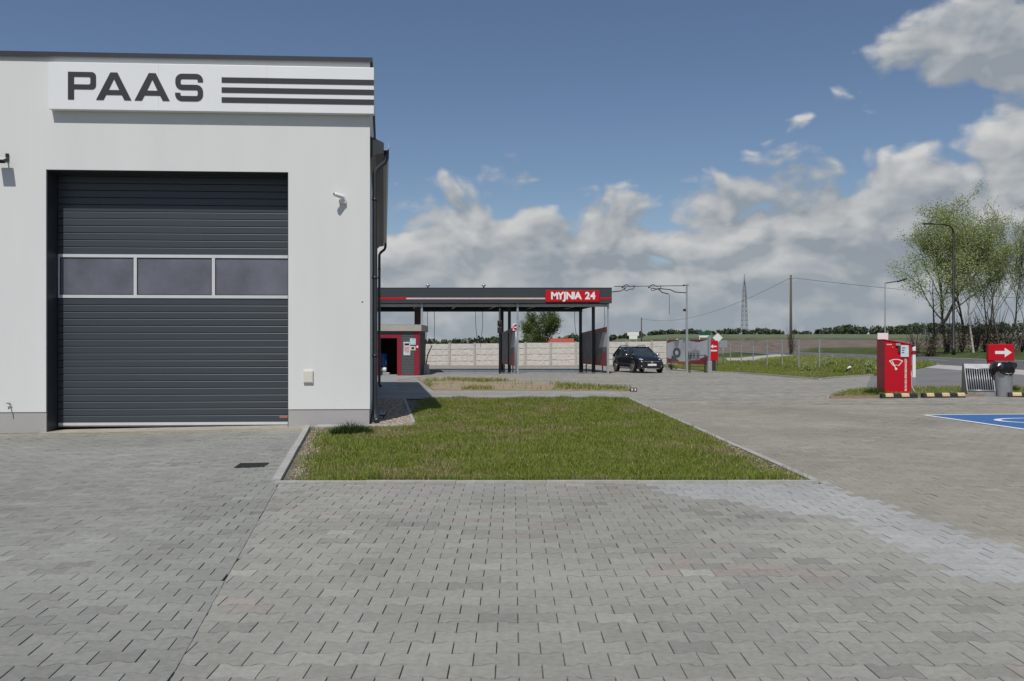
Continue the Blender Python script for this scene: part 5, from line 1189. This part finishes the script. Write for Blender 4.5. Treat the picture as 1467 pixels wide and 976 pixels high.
# scrub under them
def shrub_mesh(seed, lm, n, size, rx, ry, rz_):
    rs = np.random.default_rng(seed); a = rs.normal(size=(n, 3)); a /= np.linalg.norm(a, axis=1)[:, None]; rad = rs.random((n, 1)) ** .45; lob = 1 + .35 * np.sin(a[:, :1] * 5 + seed) * np.cos(a[:, 1:2] * 4); P = a * rad * lob * np.array([rx, ry, rz_]) + np.array([0, 0, rz_ * .9]); P = P[P[:, 2] > 0]
    v, f = leaves(P, size, rs); me = bpy.data.meshes.new('foliage'); me.from_pydata(v, [], f); me.materials.append(lm); return me
SM = [shrub_mesh(3, twigl, 420, .13, 1.6, 1.0, 1.0), shrub_mesh(4, twigl, 420, .13, 1.3, 1.0, 1.2), shrub_mesh(6, spring, 600, .2, 1.2, .9, .8)]
twm = []
for k in range(2):
    b = MB()
    for q in range(40): a = rnd.random() * 6.28; l = rnd.uniform(.9, 3.0); b.tube([(0, 0, -.1), (math.cos(a) * .3, math.sin(a) * .3, l * .5), (math.cos(a) * rnd.uniform(.4, 1.2), math.sin(a) * .8, l)], [.03, .018, .008], 3, caps=False)
    twm.append(b.mesh('stems', bark))
desc = ['left of the first trunk', 'around the leaning trunk', 'at the foot of the black lamp', 'between lamp and pale trunk', 'behind the pale trunk', 'above the mat stand', 'behind the red arrow sign', 'right of the red arrow sign', 'by the last slim trees']
for k, xp in enumerate((1312, 1336, 1358, 1378, 1398, 1412, 1428, 1446, 1464)):
    Y = 82 + (k * 37 % 9); X = at(xp, Y); t = thing('roadside_shrub', 'brown leafless scrub bush ' + desc[k], 'shrub', (X, Y, tz(X, Y)), k * 1.3, 'scrub under the roadside trees'); s = 1.0 + .5 * ((k * 29 % 7) / 7); t.scale = (s * 1.1, s, s * 1.15); link('foliage', SM[k % 2], t); link('stems', twm[k % 2], t)
for k, (xp, yp) in enumerate(((1187, 522), (1247, 531), (1158, 527), (962, 524))):
    X, Y = px(xp, yp + 6); t = thing('weed_clump', ('pale green weed clump behind the last fence post', 'leafy green weed clump left of the red dispenser', 'low green weed clump between the fence posts', 'small weed clump at the foot of the mural panel')[k], 'plant', (X, Y, .02), k, None); t.scale = (.42, .42, .5 if k < 2 else .3); link('foliage', SM[2], t); link('stems', twm[0], t).scale = (.5, .5, .4)
t = thing('roadside_shrub', 'bare twiggy bush at the foot of the tall wooden pole', 'shrub', (at(1134, 109), 109, tz(at(1134, 109), 109)), .5, 'scrub under the roadside trees'); t.scale = (.9, .9, 1.3); link('stems', twm[1], t); link('foliage', SM[1], t).scale = (.6, .6, .7)
# two full trees behind the wall
DMs = [tree_meshes(31, 7, .75, 9000, .2, dense, bark, .14, .12, 0, 1.9), tree_meshes(35, 7, .7, 9000, .2, dense, bark, .14, .1, 0, 1.9)]
for xp, ytop, k, label in ((754, 453, 0, 'shorter dense green tree behind the concrete wall'), (777, 446, 1, 'taller dense green tree behind the concrete wall beside the red roof')):
    Y = 105; X = at(xp, Y); t = thing('garden_tree', label, 'tree', (X, Y, -.35), k * 2.0, 'dense trees behind the wall'); s = (hz(ytop, Y) + .35) / 7.9; t.scale = (s * .85, s * .85, s); link('trunk', DMs[k][0], t); link('crown', DMs[k][1], t)
# far house
hX, hY = at(802, 150), 150; hs = thing('red_roof_house', 'distant low house with a red tiled roof behind the concrete wall', 'house', (hX, hY, tz(hX, hY)))
MB().box(-2.2, 2.2, -1.5, 1.5, -.2, 1.9).build('wall', mat('house_cream', (.5, .46, .4), .9), hs); MB().extrude([(-1.9, 1.85), (1.9, 1.85), (0, 2.95)], -2.5, 2.5).build('roof', mat('roof_tiles', (.32, .07, .045), .85, var=.2, scale=3), hs)
for x in (-1.2, .9): MB().box(x - .35, x + .35, -1.54, -1.49, .7, 1.5).build('window', glass, hs)
MB().box(1.0, 1.4, -.2, .2, 2.3, 3.2).build('chimney', mat('roof_tiles', (.32, .07, .045)), hs)
# far woods
def woods():
    rs = np.random.default_rng(77); V = []; Pn = []; big = []
    for k in range(620):
        a = rs.uniform(-.30, .75); Y = rs.uniform(400, 560) if a > .16 else rs.uniform(330, 600)
        X = a * Y; zb = float(terr(X, Y)) - .07
        rs.random(); yt = np.interp(CX + F * a, [400, 610, 720, 860, 960, 1010, 1060, 1120, 1200, 1280, 1400, 1700], [488, 487, 485, 483, 476, 471, 474, 474, 470, 466, 463, 462]) + rs.normal(0, 1.3) + 2.2 * math.sin(a * 60) + 1.2 * math.sin(a * 140)
        zt = hz(yt, Y); h = max(2.2, zt - zb); w_ = h * rs.uniform(.28, .5); n = 46; q = rs.normal(size=(n, 3)); q /= np.linalg.norm(q, axis=1)[:, None]; q *= rs.random((n, 1)) ** .4
        Pn.append(q * np.array([w_, w_, h * .5]) + np.array([X, Y, zb + h * .52]))
    P = np.concatenate(Pn); v, f = leaves(P, 1.7, rs); me = bpy.data.meshes.new('far_woods'); me.from_pydata(v, [], f); tag(link('far_woods', me, None, forestl), 'dark line of distant woods along the horizon', 'woods', kind='stuff')
woods()

# ---------------------------------------------------------------- magpie on the verge
bx_, by_ = bird; mg = thing('magpie', 'black and white magpie leaning head up on the grass bank', 'bird', (bx_, by_, .06), 0)
spine = [(-.34, 0, .02), (-.26, 0, .06), (-.16, 0, .13), (-.08, 0, .20), (.0, 0, .27), (.06, 0, .325), (.10, 0, .375), (.135, 0, .41), (.17, 0, .42), (.205, 0, .415)]
mbd = MB().tube(spine, [.012, .022, .035, .062, .075, .062, .042, .043, .030, .006], 12)
mbd.mi = [1 if (3 <= (i // 12) <= 4 and i < 108) else 0 for i in range(len(mbd.f))]
mgb = mbd.build('body', [mat('feather_black', (.012, .013, .018), .45), mat('feather_white', (.8, .8, .78), .7)], mg)
sb_ = mgb.modifiers.new('s', 'SUBSURF'); sb_.levels = 1; sb_.render_levels = 1
for s in (-1, 1):
    MB().tube([(.05, s * .055, .32), (-.03, s * .075, .25), (-.14, s * .05, .15), (-.22, s * .03, .09)], [.02, .035, .028, .008], 8).build('wing', mat('feather_black', (1, 1, 1)), mg); MB().tube([(.05, s * .075, .325), (-.02, s * .105, .27)], [.018, .028], 8).build('shoulder_patch', mat('feather_white', (1, 1, 1)), mg)
    MB().tube([(.0, s * .035, .20), (.02, s * .04, .10), (.0, s * .04, .0)], .006, 5).build('leg', blackm, mg)
